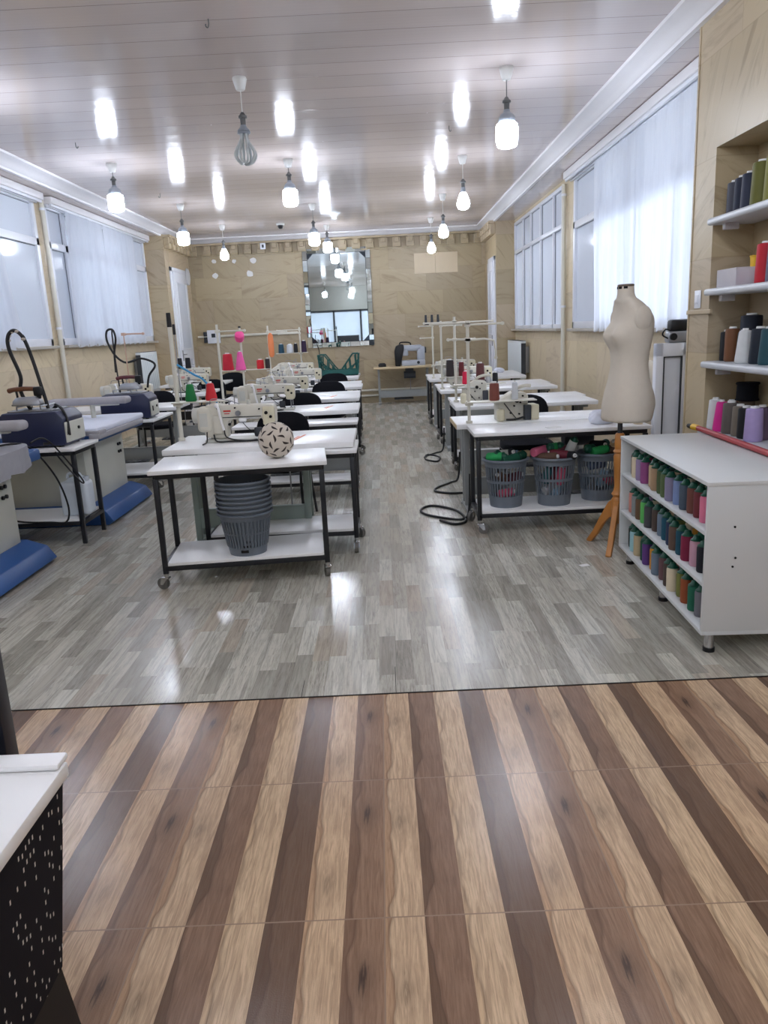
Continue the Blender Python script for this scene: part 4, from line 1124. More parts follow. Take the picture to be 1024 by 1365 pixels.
# cables drooping from the near ironing side
o = MB().tube([(-2.42, 5.16, .865), (-2.36, 5.3, .86), (-2.27, 5.55, .55), (-2.3, 5.62, .5), (-2.42, 5.6, .68), (-2.44, 5.58, .74)], .006, 6, sub=8).build('power_cable', CABLE)
tag(o, 'thin black cable drooping beside the black legged ironing side table', 'cable')
o = MB().tube([(-2.62, 5.0, .865), (-2.5, 5.25, .84), (-2.42, 5.45, .6), (-2.38, 5.52, .35), (-2.42, 5.55, .215), (-2.55, 5.58, .207), (-2.75, 5.62, .207), (-2.9, 5.7, .207)], .007, 6, sub=8).build('power_cable', CABLE)
tag(o, 'black cable hanging from the grey cover down onto the lower shelf', 'cable')
t = thing('jerrycan', 'white plastic canister on the shelf of the black legged table', 'canister', (-2.44, 5.86, .2))
b = MB(); b.bx(-.11, .11, -.08, .08, 0, .27, .03, None, 4); b.prism([(-.105, .25), (.105, .25), (.06, .30), (-.03, .30)], 'y', -.06, .06, .012)
b.build('body', mat('white_canister', (214, 222, 230), .35, 0, .5, .03), t)
MB().tube([(-.06, 0, .29), (-.045, 0, .325), (.03, 0, .325), (.05, 0, .295)], .012, 8, sub=4).build('handle', mat('white_canister', (214, 222, 230)), t)
MB().cyl((.085, 0, .268), (.085, 0, .30), .022, n=14).build('cap', mat('canister_cap', (190, 196, 204), .4), t)
o = MB().tube([(-2.38, 9.0, 1.22), (-2.2, 9.0, 1.1), (-2.08, 9.0, 1.02), (-1.98, 9.05, .80), (-1.9, 9.1, .2)], .012, 8, sub=5).build('air_hose', BLUEP)
tag(o, 'blue air hose slanting down between the ironing side and the ball line', 'hose')

# ------------------------------------------------------------------ cane ball on the front trolley
t = thing('cane_ball', 'pale ball with dark star shaped gaps on the front trolley', 'ball', (-.685, 4.74, .7505))
R = .112
MB().ell((0, 0, R), R, R, R, 40, 24).build('shell', BALL_M, t)
g = (1 + 5 ** .5) / 2
ico = [Vector(v).normalized() for v in ((0, 1, g), (0, -1, g), (0, 1, -g), (0, -1, -g), (1, g, 0), (-1, g, 0), (1, -g, 0), (-1, -g, 0), (g, 0, 1), (-g, 0, 1), (g, 0, -1), (-g, 0, -1))]
Mr = Matrix.Rotation(.5, 3, 'X') @ Matrix.Rotation(.3, 3, 'Z')
b = MB()
for v in ico:
    nb = sorted(ico, key=lambda q: -q.dot(v))[1:6]
    for w in nb:
        dr = (w - v * w.dot(v)).normalized(); sd = v.cross(dr)
        pts = []
        for k in range(9):
            u = k / 8; a = .15 + u * .40
            c = v * math.cos(a) + dr * math.sin(a); wd = .078 * math.sin(PI * u ** .8) ** 1.2 + .002
            sh = sd * (.24 * (u - .5) + .07 * math.sin(PI * u))
            pts.append(((c + sh + sd * wd).normalized(), (c + sh - sd * wd).normalized()))
        b = MB()
        for (p0, q0), (p1, q1) in zip(pts, pts[1:]):
            vs = [b.bm.verts.new((Mr @ p) * (R + .0012) + V(0, 0, R)) for p in (p0, q0, q1, p1)]
            b.bm.faces.new(vs)
        b.build('gap', mat('ball_dark_gap', (58, 50, 48), .7, 0, .3, .1), t)

# ------------------------------------------------------------------ nested grey baskets on the front trolley
def slat_basket(prof, holes, n=36, rim=True, out=0):
    """prof: (r, z) of the wall outside from the bottom; holes: list of (z0, z1) open bands of upright slats"""
    b = MB(); th = .004
    def rad(z):
        for (r0, z0), (r1, z1) in zip(prof, prof[1:]):
            if z0 <= z <= z1: return r0 + (r1 - r0) * (z - z0) / (z1 - z0)
        return prof[-1][0]
    zs = prof[0][1]; H = prof[-1][1]
    bands = []; z = zs
    for (a, c) in holes: bands.append((z, a)); z = c
    bands.append((z, H))
    for i, (a, c) in enumerate(bands):
        p = [(rad(a), a), (rad(c), c), (rad(c) - th, c), (rad(a) - th, a)]
        if i == 0: p = [(0, a), (rad(a), a), (rad(c), c), (rad(c) - th, c), (rad(a) - th, a + th), (0, a + th)]
        if i == 0: b.lathe(p, n=n)
        else:
            p.append(p[0]); 
            rings = [[b.bm.verts.new((r * math.cos(2 * PI * k / n), r * math.sin(2 * PI * k / n), zz)) for k in range(n)] for r, zz in p[:-1]]
            for q in range(4):
                A, B = rings[q], rings[(q + 1) % 4]
                for k in range(n): b.bm.faces.new((A[k], A[(k + 1) % n], B[(k + 1) % n], B[k]))
    for (a, c) in holes:
        for k in range(n):
            an = 2 * PI * (k + .5) / n; M = RZ(an)
            r0, r1 = rad(a), rad(c); w = .0048 if n >= 36 else .006
            b.prism([(r0 - th, a - .002), (r0 + out, a - .002), (r1 + out, c + .002), (r1 - th, c + .002)], 'y', -w, w, 0, M)
    if rim:
        r = prof[-1][0]
        b.lathe([(r - .001, H - .022), (r + .010, H - .020), (r + .013, H - .004), (r + .009, H), (r - th, H), (r - th, H - .004)], n=n) if False else b.tube([(math.cos(2 * PI * k / n) * (r + .004), math.sin(2 * PI * k / n) * (r + .004), H - .008) for k in range(n)], .0085, 6, True)
    return b
prof = [(.115, 0), (.155, .23), (.160, .245), (.166, .27)]
proto = None
names = ['bottom', 'second', 'third', 'fourth', 'fifth', 'sixth', 'seventh', 'topmost']
for i in range(8):
    lb = {0: 'lowest grey basket of the nested stack, standing on the trolley shelf', 7: 'topmost grey basket of the nested stack under the front trolley'}.get(i, 'grey basket, %s from the bottom of the nested stack under the front trolley' % names[i])
    loc = (-.905, 4.66, .1705 + i * .0288)
    if proto is None:
        proto = thing('plastic_basket', lb, 'basket', loc, 0, 'nested grey baskets under the front trolley')
        slat_basket(prof, [(.055, .135), (.147, .225)], 40, False, .004).build('body', BIN_GREY, proto)
        MB().tube([(math.cos(2 * PI * k / 40) * .170, math.sin(2 * PI * k / 40) * .168, .263) for k in range(40)], .0075, 6, True).build('rim', BIN_GREY, proto)
        MB().bx(-.024, .024, -.122, -.112, .022, .042, .003).build('handle_slot', SLOT_DK, proto)
    else:
        dup(proto, loc, .12 * i, lb)

# ------------------------------------------------------------------ laundry baskets of spools under the dress form line
def lbasket(label, x, y, rz, first=[None]):
    if first[0]: return dup(first[0], (x, y, .1705), rz, label)
    t = thing('laundry_basket', label, 'basket', (x, y, .1705), rz, 'grey laundry baskets full of spools'); first[0] = t
    slat_basket([(.118, 0), (.16, .36)], [(.085, .185), (.205, .305)], 36, False).build('body', BIN_DK, t)
    MB().tube([(math.cos(2 * PI * k / 40) * .166, math.sin(2 * PI * k / 40) * .166, .352) for k in range(40)], .011, 8, True).build('rim', BIN_DK, t)
    return t
SP = {'mint green': (52, 170, 96), 'white': (216, 218, 216), 'black': (26, 27, 32), 'dark red': (104, 34, 48), 'pink': (216, 110, 142), 'rose': (226, 96, 128), 'pale blue': (140, 168, 190), 'grey': (140, 142, 146), 'forest green': (22, 82, 62), 'beige': (196, 168, 132), 'slate blue': (78, 92, 118), 'brown': (98, 72, 58), 'teal': (40, 96, 100), 'maroon': (88, 34, 44), 'cream': (214, 204, 176)}
def heap(where, cx, cy, items):
    for (c, dx, dy, dz, rx, rz, cap) in items:
        k = 1 if dz > .33 else .72
        from mathutils import Euler
        off = Euler((rx, .15, rz)).to_matrix() @ V(0, 0, .068)
        x, y, z = cx + dx * k - off.x, cy + dy * k - off.y, .1705 + dz - off.z + .02
        cone('%s spool %s' % (c, where), 'heap ' + c, SP[c], x, y, z, .135, .034, 'spools heaped in the laundry baskets', .82, (rx, .15, rz), 'green' if cap else None)
bk = [(.885, 5.61), (1.245, 5.60), (1.60, 5.70)]
lbasket('grey laundry basket at the aisle end of the trolley, heaped with spools', *bk[0], 0)
lbasket('grey laundry basket in the middle of the three on the trolley shelf', *bk[1], .5)
lbasket('grey laundry basket behind the wooden stand of the dress form', *bk[2], 1.1)
A = 1.45
heap('lying on the heap in the aisle end laundry basket', *bk[0], [('mint green', -.08, -.06, .36, A, .9, 1), ('white', -.02, -.02, .37, A, -.8, 1), ('black', .03, .03, .36, 1.2, .3, 0), ('forest green', .08, -.05, .35, A, 2.2, 1), ('beige', .12, .03, .35, A, 1.5, 0)])
heap('seen through the slats of the aisle end laundry basket', *bk[0], [('maroon', .07, -.06, .2, 1.3, 1.3, 0), ('brown', -.04, -.07, .2, 1.1, -.9, 0), ('grey', .01, .03, .18, .4, .2, 0), ('rose', .0, -.06, .08, 1.3, .8, 0)])
heap('lying on the heap in the middle laundry basket', *bk[1], [('pink', -.11, -.02, .385, A, 2.1, 1), ('dark red', .02, -.06, .36, A, -1.9, 0), ('maroon', .05, .04, .37, A, 1.2, 0), ('white', .12, -.02, .40, .5, .3, 1), ('forest green', .07, .09, .38, 1.2, -.4, 1), ('beige', -.12, .06, .35, A, .3, 0)])
heap('seen through the slats of the middle laundry basket', *bk[1], [('rose', .05, -.09, .2, .25, .1, 0), ('grey', -.05, -.09, .11, 1.25, 2.0, 0), ('pale blue', .02, -.075, .09, 1.2, 2.4, 0), ('teal', -.07, .0, .2, .3, .2, 0), ('dark red', .0, .03, .2, .3, .2, 0)])
heap('lying on the heap in the laundry basket behind the wooden stand', *bk[2], [('black', .0, .0, .39, A, .5, 0), ('forest green', -.07, -.04, .37, A, -.6, 1), ('teal', .05, .05, .38, A, 2.4, 0), ('brown', .08, -.05, .36, A, 1.0, 0), ('beige', .12, -.05, .37, .7, -.9, 0)])
heap('seen through the slats of the laundry basket behind the wooden stand', *bk[2], [('slate blue', -.03, -.08, .25, A, 1.6, 0), ('pale blue', .03, -.075, .15, .4, .3, 0), ('rose', .09, -.06, .13, 1.1, -.7, 0), ('white', -.08, -.03, .2, A, 1.2, 0), ('grey', -.03, .02, .1, .4, .3, 0)])

heap('near the rim of the aisle end laundry basket', *bk[0], [('cream', -.05, .04, .355, A, -.3, 1), ('pale blue', .06, .07, .35, A, .6, 0), ('forest green', .02, -.10, .345, A, 1.9, 1)])
heap('near the rim of the middle laundry basket', *bk[1], [('mint green', .0, .02, .40, A, -.6, 1), ('brown', -.06, -.08, .345, A, 1.0, 0), ('black', .09, -.08, .35, A, .4, 0)])
heap('near the rim of the laundry basket behind the wooden stand', *bk[2], [('dark red', -.04, .05, .36, A, .2, 0), ('mint green', -.01, -.08, .36, A, 1.9, 1)])

# ------------------------------------------------------------------ dress form
t = thing('dress_form', 'cream linen dress form on a turned wooden tripod beside the white spool cabinet', 'dress form', (1.515, 4.93, 0), math.radians(-77))
# rings: z, half width (x), front depth (-y), back depth (+y), centre shift y.  The figure faces -y.
prof = [(.855, .172, .132, .138), (.87, .178, .14, .145), (.95, .178, .142, .148), (1.03, .168, .132, .138), (1.10, .152, .118, .118), (1.17, .136, .110, .104), (1.22, .130, .108, .099), (1.28, .134, .110, .102), (1.34, .142, .114, .112), (1.40, .150, .116, .120), (1.45, .154, .106, .124), (1.50, .156, .088, .122), (1.54, .150, .068, .114), (1.57, .136, .054, .102), (1.592, .114, .050, .086), (1.608, .100, .056, .064), (1.622, .068, .050, .054), (1.645, .056, .048, .048), (1.69, .053, .047, .046)]
def interp(z):
    for p, q in zip(prof, prof[1:]):
        if p[0] <= z <= q[0]:
            k = (z - p[0]) / (q[0] - p[0]); k2 = k
            return [a + (c - a) * k2 for a, c in zip(p, q)]
    return prof[-1]
rings = []
n = 48; Z = [.855 + (1.69 - .855) * i / 60 for i in range(61)]
for z in Z:
    _, w, f, bk_ = interp(z)
    k_ = max(0, min(1, (z - 1.47) / .14)); k_ = k_ * k_ * (3 - 2 * k_)
    lean = .055 + .016 * math.sin((z - 1.0) * 3.5) - .040 * k_
    r = []
    for k in range(n):
        a = 2 * PI * k / n
        c, s = math.cos(a), math.sin(a)
        e = 2 / 2.25
        px = w * math.copysign(abs(c) ** e, c); py = math.copysign(abs(s) ** e, s) * (bk_ if s > 0 else f)
        if s < 0:
            for sx in (-1, 1):
                d2 = ((px - sx * .072) / .052) ** 2 + ((z - 1.395) / .062) ** 2
                py -= .052 * math.exp(-d2 * .8)
        if s > 0:
            d2 = (abs(px) - .07) ** 2 / .006 + ((z - .97) / .09) ** 2
            py += .02 * math.exp(-d2)
        r.append((px, py + lean, z))
    rings.append(r)
MB().loft(rings).build('torso', DRESS, t, ang=80)
for sx in (-1, 1): MB().ell((sx * .146, .066, 1.495), .016, .060, .075, 20, 14).build('arm_plate', DRESS, t)
b = MB(); b.lathe([(.0, 1.688), (.054, 1.688), (.055, 1.70), (.048, 1.704), (0, 1.704)], (0, .026, 0), 28, None, 1, .9); b.build('neck_cap', mat('neck_cap_brown', (104, 92, 80), .5), t)
b = MB()
for a in (3.6, 4.3, 5.0, 5.7): b.bx(-.012, .012, -.002, .004, 1.676, 1.69, .001, T(.054 * math.cos(a), .026 + .049 * math.sin(a), 0) @ RZ(a + PI / 2))
b.build('neck_mark', SLOT_DK, t)
MB().cyl((0, .01, .70), (0, .01, .86), .016, n=14).build('metal_post', DARKGREY, t)
MB().lathe([(.0, .17), (.028, .17), (.036, .2), (.044, .26), (.046, .33), (.034, .35), (.046, .37), (.034, .39), (.028, .42), (.033, .55), (.037, .62), (.03, .64), (.04, .655), (.03, .67), (.034, .70), (.030, .765), (.022, .775), (0, .775)], (0, .01, 0), 20).build('turned_column', STANDWOOD, t)
for a in (math.radians(125) + PI * 0, math.radians(240), math.radians(5)):
    M = T(0, .01, 0) @ RZ(a - math.radians(-77))
    pl = [(.03, .34), (.075, .30), (.14, .19), (.20, .08), (.25, .012), (.25, 0), (.215, 0), (.165, .06), (.11, .15), (.06, .20), (.03, .21)]
    MB().prism(pl, 'y', -.018, .018, .006, M).build('leg', STANDWOOD, t)

# cloths and bits on the dress form line
def lump(label, name, m, x, y, z, sx, sy, sz, seed, cat='cloth'):
    rnd = random.Random(seed); ph = [rnd.random() * 6 for _ in range(8)]
    def fn(u, v):
        a = 2 * PI * u; p = PI * v
        k = 1 + .10 * math.sin(3 * a + ph[0]) * math.sin(p) + .07 * math.sin(5 * a + 4 * p + ph[1]) + .05 * math.sin(9 * a - 7 * p + ph[2])
        zz = -math.cos(p)
        zz = max(zz, -.72)
        return V(sx * math.sin(p) * math.cos(a) * k, sy * math.sin(p) * math.sin(a) * k, sz * (zz + .72) * (1 + .1 * math.sin(4 * a + ph[3]) * math.sin(p)))
    o = MB().grid(fn, 48, 20).build(name, m, None, (x, y, z), ang=80); tag(o, label, cat); return o
lump('white crumpled cloth beneath the dress form hem on the table', 'folded_cloth', WHITESHEET, 1.60, 5.62, .7505, .10, .07, .06, 3)
lump('cream cloth bundle behind the dress form by the leaning window sash', 'cloth_bundle', mat('cream_cloth', (220, 212, 196), .85, 0, .2, .05), 2.17, 6.3, .7505, .10, .10, .235, 5)
lump('small white cloth scrap on the fourth table of the dress form line', 'cloth_scrap', WHITESHEET, 1.86, 12.35, .7485, .08, .08, .045, 8)
o = MB().lathe([(.02, 0), (.032, 0), (.034, .06), (.02, .06), (.02, 0)], n=16).build('tape_roll', mat('masking_tape', (220, 206, 176), .6), None, (1.83, 5.5, .7505)); tag(o, 'small roll of masking tape on the table end behind the dress form', 'tape')
o = MB().bx(-.05, .05, -.03, .03, 0, .006, .001).build('paper_slip', PAPER, None, (1.22, 5.52, .7505), (0, 0, .3)); tag(o, 'white paper slip on the trolley top over the laundry baskets', 'paper')
o = MB().bx(-.03, .03, -.02, .02, 0, .003, .001).build('paper_scrap', PAPER, None, (1.21, 4.57, .0005), (0, 0, .3)); tag(o, 'white scrap of paper on the grey floor by the tripod legs', 'paper')
for (x, y, z, lb) in ((-.62, 5.5, ZM, 'orange tape mark on the first machine table by the ball'), (-.55, 7.7, ZM, 'orange tape mark on the second machine table of the ball line'), (-.58, 9.0, ZM, 'orange tape mark on the third machine table of the ball line')):
    o = MB().bx(-.008, .008, -.13, .13, .0, .001).bx(-.03, -.018, -.11, .06, 0, .001).build('tape_mark', ORANGE_TAPE, None, (x, y, z), (0, 0, -.2)); tag(o, lb, 'tape')
t = thing('plastic_crate', 'teal open plastic crate on the last table of the ball line', 'crate', (-.74, 13.35, ZM))
b = MB(); b.bx(-.32, .32, -.2, .2, 0, .02, .004); b.bx(-.32, .32, -.2, -.19, .0, .1, .003); b.bx(-.32, .32, .19, .2, .0, .1, .003)
b.build('base', TEAL, t)
for s in (-1, 1):
    e = MB()
    for zz in (.03, .10, .17, .24, .31, .35): e.bx(min(s * (.31 + zz * .09), s * (.325 + zz * .09)), max(s * (.31 + zz * .09), s * (.325 + zz * .09)), -.2, .2, zz - .014, zz + .014, .003)
    for yy in (-.195, -.07, .07, .195): e.prism([(s * .31, .02), (s * .325, .02), (s * .355, .36), (s * .34, .36)], 'y', yy - .012, yy + .012)
    e.build('end_wall', TEAL, t)
    for yy in (-.19, .19):
        e = MB()
        for pts in ([(.33, .36), (.24, .36), (.05, .11), (.03, .11)], [(.32, .03), (.03, .03)], [(.31, .02), (.34, .36)], [(.30, .20), (.05, .03)], [(.28, .34), (.30, .04)], [(.18, .28), (.2, .04)], [(.10, .17), (.12, .04)], [(.33, .26), (.16, .04)]):
            e.tube([(s * px, yy, pz) for px, pz in pts], .011, 6)
        e.build('side_wall', TEAL, t)
# ------------------------------------------------------------------ white spool cabinet
CR = math.radians(-2.8)
cab = thing('spool_cabinet', 'white open cabinet on chrome legs filled with rows of capped spools', 'cabinet', (1.37, 3.185, 0), CR)
L, D, ZB, ZT = 1.45, .50, .10, .80
tk = .018
MB().bx(-.004, D, -.004, L + .004, ZT - tk, ZT, .002).build('top', WHITE_CAB, cab)
MB().bx(0, D, 0, L, ZB, ZB + tk, .001).build('bottom', WHITE_CAB, cab)
b = MB(); b.bx(0, D, 0, tk, ZB + tk, ZT - tk, .001)
b.build('side_panel', WHITE_CAB, cab)
MB().bx(0, D, L - tk, L, ZB + tk, ZT - tk, .001).build('side_panel', WHITE_CAB, cab)
MB().bx(D - .006, D, tk, L - tk, ZB + tk, ZT - tk).build('back_panel', WHITE_CAB, cab)
SH = [.34, .575]
for z in SH: MB().bx(.004, D - .008, tk + .001, L - tk - .001, z - tk, z, .001).build('shelf', WHITE_CAB, cab)
b = MB()
for (x, z) in ((.12, .60), (.12, .42), (.13, .46), (.38, .6), (.38, .42)): b.cyl((x, -.003, z), (x, .001, z), .005, n=8)
b.build('screw_hole', SLOT_DK, cab)
for (x, y) in ((.06, .06), (.06, L / 2), (.06, L - .06), (D - .06, .06), (D - .06, L / 2), (D - .06, L - .06)):
    lg = MB().cyl((x, y, .018), (x, y, ZB), .022, n=16).build('leg', CHROME, cab)
    MB().cyl((x, y, 0), (x, y, .02), .026, n=16).build('foot', BLACK_PLASTIC, lg)
CO = {'bright pink': (232, 128, 160), 'maroon': (112, 48, 54), 'red brown': (116, 70, 62), 'slate': (74, 88, 104), 'light blue': (130, 150, 196), 'lilac grey': (142, 136, 164), 'olive green': (74, 94, 62), 'moss green': (86, 104, 66), 'tan': (176, 146, 116), 'beige': (204, 178, 144), 'magenta': (150, 80, 136), 'lilac': (160, 140, 176), 'cream': (226, 212, 184), 'grey brown': (94, 80, 74),
    'black': (28, 30, 40), 'pale pink': (206, 160, 178), 'crimson': (130, 34, 66), 'deep teal': (22, 76, 94), 'brown': (98, 78, 68), 'dark grey': (72, 74, 78), 'navy': (42, 54, 84), 'petrol blue': (28, 82, 104), 'grey blue': (112, 128, 146), 'dark brown': (78, 64, 58), 'lime green': (96, 186, 96), 'coffee brown': (108, 82, 62), 'silver grey': (140, 146, 146), 'salmon': (204, 138, 126),
    'green': (32, 104, 80), 'rust': (154, 80, 46), 'mustard green': (120, 124, 64), 'mauve': (110, 80, 84), 'mid grey': (116, 116, 124), 'amber': (206, 140, 40), 'purple': (92, 58, 128), 'dark green': (30, 78, 62), 'ice blue': (160, 204, 214), 'sand': (198, 178, 142), 'black green': (36, 48, 44), 'ochre': (176, 130, 60), 'charcoal': (54, 54, 60)}
ROWS = {
 'top': (SH[1], ['bright pink', 'maroon', 'red brown', 'slate', 'light blue', 'lilac grey', 'moss green', 'olive green', 'tan', 'beige', 'magenta', 'lilac', 'cream', 'grey brown']),
 'middle': (SH[0], ['black', 'pale pink', 'crimson', 'deep teal', 'brown', 'navy', 'petrol blue', 'grey blue', 'dark brown', 'dark grey', 'lime green', 'coffee brown', 'silver grey', 'salmon']),
 'bottom': (ZB + tk, ['mid grey', 'green', 'rust', 'mustard green', 'cream', 'dark brown', 'mauve', 'grey blue', 'amber', 'purple', 'dark green', 'sand', 'ice blue', 'black green'])}
ORD = ['first', 'second', 'third', 'fourth', 'fifth', 'sixth', 'seventh', 'eighth', 'ninth', 'tenth', 'eleventh', 'twelfth', 'thirteenth', 'last']
cy_, sy_ = math.cos(CR), math.sin(CR)
def cabpos(lx, ly): return (1.37 + lx * cy_ - ly * sy_, 3.185 + lx * sy_ + ly * cy_)
rc = random.Random(5)
cols = list(CO)
for sh, (z, seq) in ROWS.items():
    for rowi, row in enumerate(('front', 'second', 'third', 'back')):
        for i in range(14):
            c = seq[i] if rowi == 0 else cols[rc.randrange(len(cols))]
            ly = .185 + i * .0905 + rc.uniform(-.010, .010) + (.045 if rowi % 2 else 0)
            if ly > L - .06: continue
            lx = (.060, .137, .215, .29)[rowi] + rc.uniform(-.012, .012)
            x, y = cabpos(lx, ly)
            cone('%s spool, %s from the near end, %s row of the %s cabinet shelf' % (c, ORD[i], row, sh), 'cabinet ' + c, CO[c], x, y, z + .0005, .126, .0300, 'capped spools in the white cabinet', .93, None, 'green')
# red handled mop lying on the cabinet behind
t = thing('mop_handle', 'red pole with yellow and black tip lying along the wall end of the cabinet top', 'pole', (0, 0, 0))
x0, y0 = cabpos(.485, 1.52); x1, y1 = cabpos(.485, .0)
MB().cyl((x0, y0, .818), (x1, y1, .818), .0165, n=12).build('shaft', REDW, t)
MB().cyl((x0 - .004, y0 + .07, .818), (x0, y0, .818), .02, .019, n=12).build('grip', YELLOW, t)
MB().cyl((x0 - .008, y0 + .13, .818), (x0 - .004, y0 + .07, .818), .014, .018, n=12).build('tip', BLACK_PLASTIC, t)

# ------------------------------------------------------------------ niche shelves with cones
NS = {'highest': 2.10, 'upper middle': 1.66, 'lower middle': 1.19, 'lowest': .735}
for k, z in NS.items():
    t = thing('wall_shelf', {'highest': 'highest white shelf in the stone niche', 'upper middle': 'white niche shelf carrying the clear plastic box', 'lower middle': 'white niche shelf carrying black, brown and white cones', 'lowest': 'lowest niche shelf, just above the white cabinet'}[k], 'shelf', (RM, (NY0 + NY1) / 2, z), 0, 'white shelves in the wall niche')
    w = (NY1 - NY0) / 2 - .003
    MB().bx(-.045, ND - .004, -w, w, -.044, 0, .017, None, 4).build('board', SHELFW, t)
    for q in (.12, 1.0):
        MB().bx(.01, .1, w - q - .04, w - q, -.085, -.045, .004).build('bracket', CLEARP, t)
NC = {'dark grey': (70, 72, 82), 'navy': (34, 40, 58), 'ink blue': (40, 46, 66), 'olive': (98, 98, 40), 'light olive': (122, 120, 52), 'red': (186, 30, 46), 'violet grey': (96, 96, 116), 'black': (26, 26, 30), 'brown': (112, 72, 44), 'blue black': (26, 32, 46), 'dark teal': (30, 70, 70), 'white': (214, 216, 216), 'midnight': (28, 36, 48), 'teal': (34, 74, 84), 'magenta': (214, 40, 140), 'dim magenta': (150, 60, 110), 'grey brown': (96, 88, 84), 'taupe': (120, 110, 98), 'lilac': (176, 158, 206), 'plum grey': (104, 84, 104), 'wine': (110, 30, 50), 'green': (40, 100, 70)}
def nich(shelf, x, y, c, hh, r, taper, lb, dz=0):
    cone(lb, 'niche ' + c, NC[c], x, y - .06, NS[shelf] + .0005 + dz, hh, r, 'cones on the niche shelves', taper)
X1 = RM + .085
for y, c, hh, r, tp, lb in ((5.22, 'dark grey', .20, .045, .9, 'dark grey cone at the far end of the highest niche shelf'), (5.12, 'navy', .21, .046, .85, 'navy cone, second from the far end on the highest niche shelf'), (5.01, 'ink blue', .215, .052, .85, 'ink blue cone beside the olive ones on the highest niche shelf'), (4.86, 'olive', .25, .062, .85, 'olive cone on the highest niche shelf beside the dark blue cones'), (4.70, 'light olive', .25, .062, .85, 'light olive cone cut by the picture edge on the highest shelf')):
    nich('highest', X1, y, c, hh, r, tp, lb)
for y, c, hh, r, tp, lb in ((4.80, 'red', .23, .055, .85, 'red cone beside the clear plastic box in the niche'), (4.66, 'violet grey', .23, .058, .85, 'violet grey cone beside the red one at the picture edge')):
    nich('upper middle', X1 + .02, y, c, hh, r, tp, lb)
for x, y, c, hh, r, tp, lb in ((.10, 5.24, 'black', .19, .045, .9, 'black cone at the far end of the shelf with the white cone'), (.09, 5.14, 'brown', .21, .048, .9, 'brown cone on the shelf with the white cone'), (.15, 5.02, 'blue black', .29, .065, .95, 'tall blue black cone standing over its neighbours on the niche shelf'), (.09, 4.99, 'dark teal', .19, .04, .75, 'dark teal cone leaning close to the white one'), (.06, 4.90, 'white', .20, .055, .62, 'white cone on the lower middle niche shelf'), (.09, 4.77, 'midnight', .21, .06, .8, 'midnight blue cone beside the white one on the niche shelf'), (.08, 4.64, 'teal', .21, .055, .75, 'teal cone at the picture edge on the lower middle niche shelf')):
    nich('lower middle', RM + x, y, c, hh, r, tp, lb)
for x, y, c, hh, r, tp, lb in ((.05, 5.25, 'white', .20, .052, .75, 'white cone at the far end of the lowest niche shelf'), (.12, 5.16, 'dim magenta', .19, .05, .8, 'dim magenta cone between the white and hot pink ones'), (.04, 5.13, 'magenta', .195, .052, .6, 'hot pink cone on the lowest niche shelf'), (.05, 5.01, 'grey brown', .20, .056, .85, 'grey brown cone beside the hot pink one'), (.05, 4.885, 'taupe', .19, .05, .85, 'taupe cone on the lowest niche shelf'), (.04, 4.78, 'black', .19, .05, .9, 'black cone on the lowest niche shelf before the lilac one'), (.10, 4.70, 'plum grey', .2, .05, .85, 'plum grey cone half behind the lilac one'), (.03, 4.655, 'lilac', .20, .055, .85, 'lilac cone at the picture edge on the lowest niche shelf')):
    nich('lowest', RM + x, y, c, hh, r, tp, lb)
t = thing('thread_spool', 'wide black spool raised behind the cones of the lowest niche shelf', 'thread', (RM + .185, 5.03, NS['lowest'] + .0005))
MB().cyl((0, 0, 0), (0, 0, .20), .05, n=18).build('stand_tube', mat('cardboard_tube', (120, 104, 88), .8), t)
MB().lathe([(.07, .2), (.075, .205), (.068, .215), (.066, .3), (.075, .31), (.07, .318), (0, .318)], n=20).build('thread', BLACK_CLOTH, t)
t = thing('plastic_box', 'clear plastic box of pink bits on the niche shelf', 'box', (RM + .075, 5.03, NS['upper middle'] + .0005))
b = MB()
for q in ((-.07, .07, -.14, .14, 0, .004), (-.07, -.066, -.14, .14, 0, .11), (.066, .07, -.14, .14, 0, .11), (-.07, .07, -.14, -.136, 0, .11), (-.07, .07, .136, .14, 0, .11)): b.bx(*q)
b.build('box', CLEARP, t, flat=True)
for i, (dx, dy, c, cn) in enumerate(((-.02, -.08, (216, 120, 150), 'pink'), (.02, -.02, (232, 200, 210), 'pale pink'), (-.02, .05, (224, 216, 220), 'off white'), (.02, .1, (206, 206, 214), 'silver'))):
    o = MB().ell((0, 0, .03), .028, .034, .03, 14, 8).build('bobbin', mat('bobbin_' + cn.replace(' ', '_'), c, .6), None, (RM + .075 + dx, 5.03 + dy, NS['upper middle'] + .0055)); tag(o, '%s bobbin lying in the clear plastic box' % cn, 'bobbin', 'bobbins in the clear box')
t = thing('plastic_cup', 'yellow plastic cup standing behind the clear box on the niche shelf', 'cup', (RM + .19, 5.0, NS['upper middle'] + .0005))
MB().lathe([(0, 0), (.04, 0), (.052, .18), (.049, .18), (.038, .006), (0, .006)], n=20).build('cup', YELLOW, t)
MB().tube([(math.cos(2 * PI * k / 20) * .051, math.sin(2 * PI * k / 20) * .051, .178) for k in range(20)], .004, 6, True).build('rim', YELLOW, t)
lump('crumpled pink wrapping beside the yellow cup in the niche', 'wrapping', mat('pink_wrap', (206, 110, 130), .6, 0, .4, .2), RM + .2, 4.88, NS['upper middle'] + .0005, .05, .05, .10, 9, 'wrapping')
# switch plate
t = thing('light_switch', 'white light switch plate on the stone pillar beside the niche', 'switch', (RM - .001, 5.44, 1.60))
MB().bx(-.008, 0, -.05, .05, -.06, .06, .004).build('plate', PVC, t); MB().bx(-.013, -.007, -.022, .022, -.03, .03, .003).build('rocker', PVC, t)

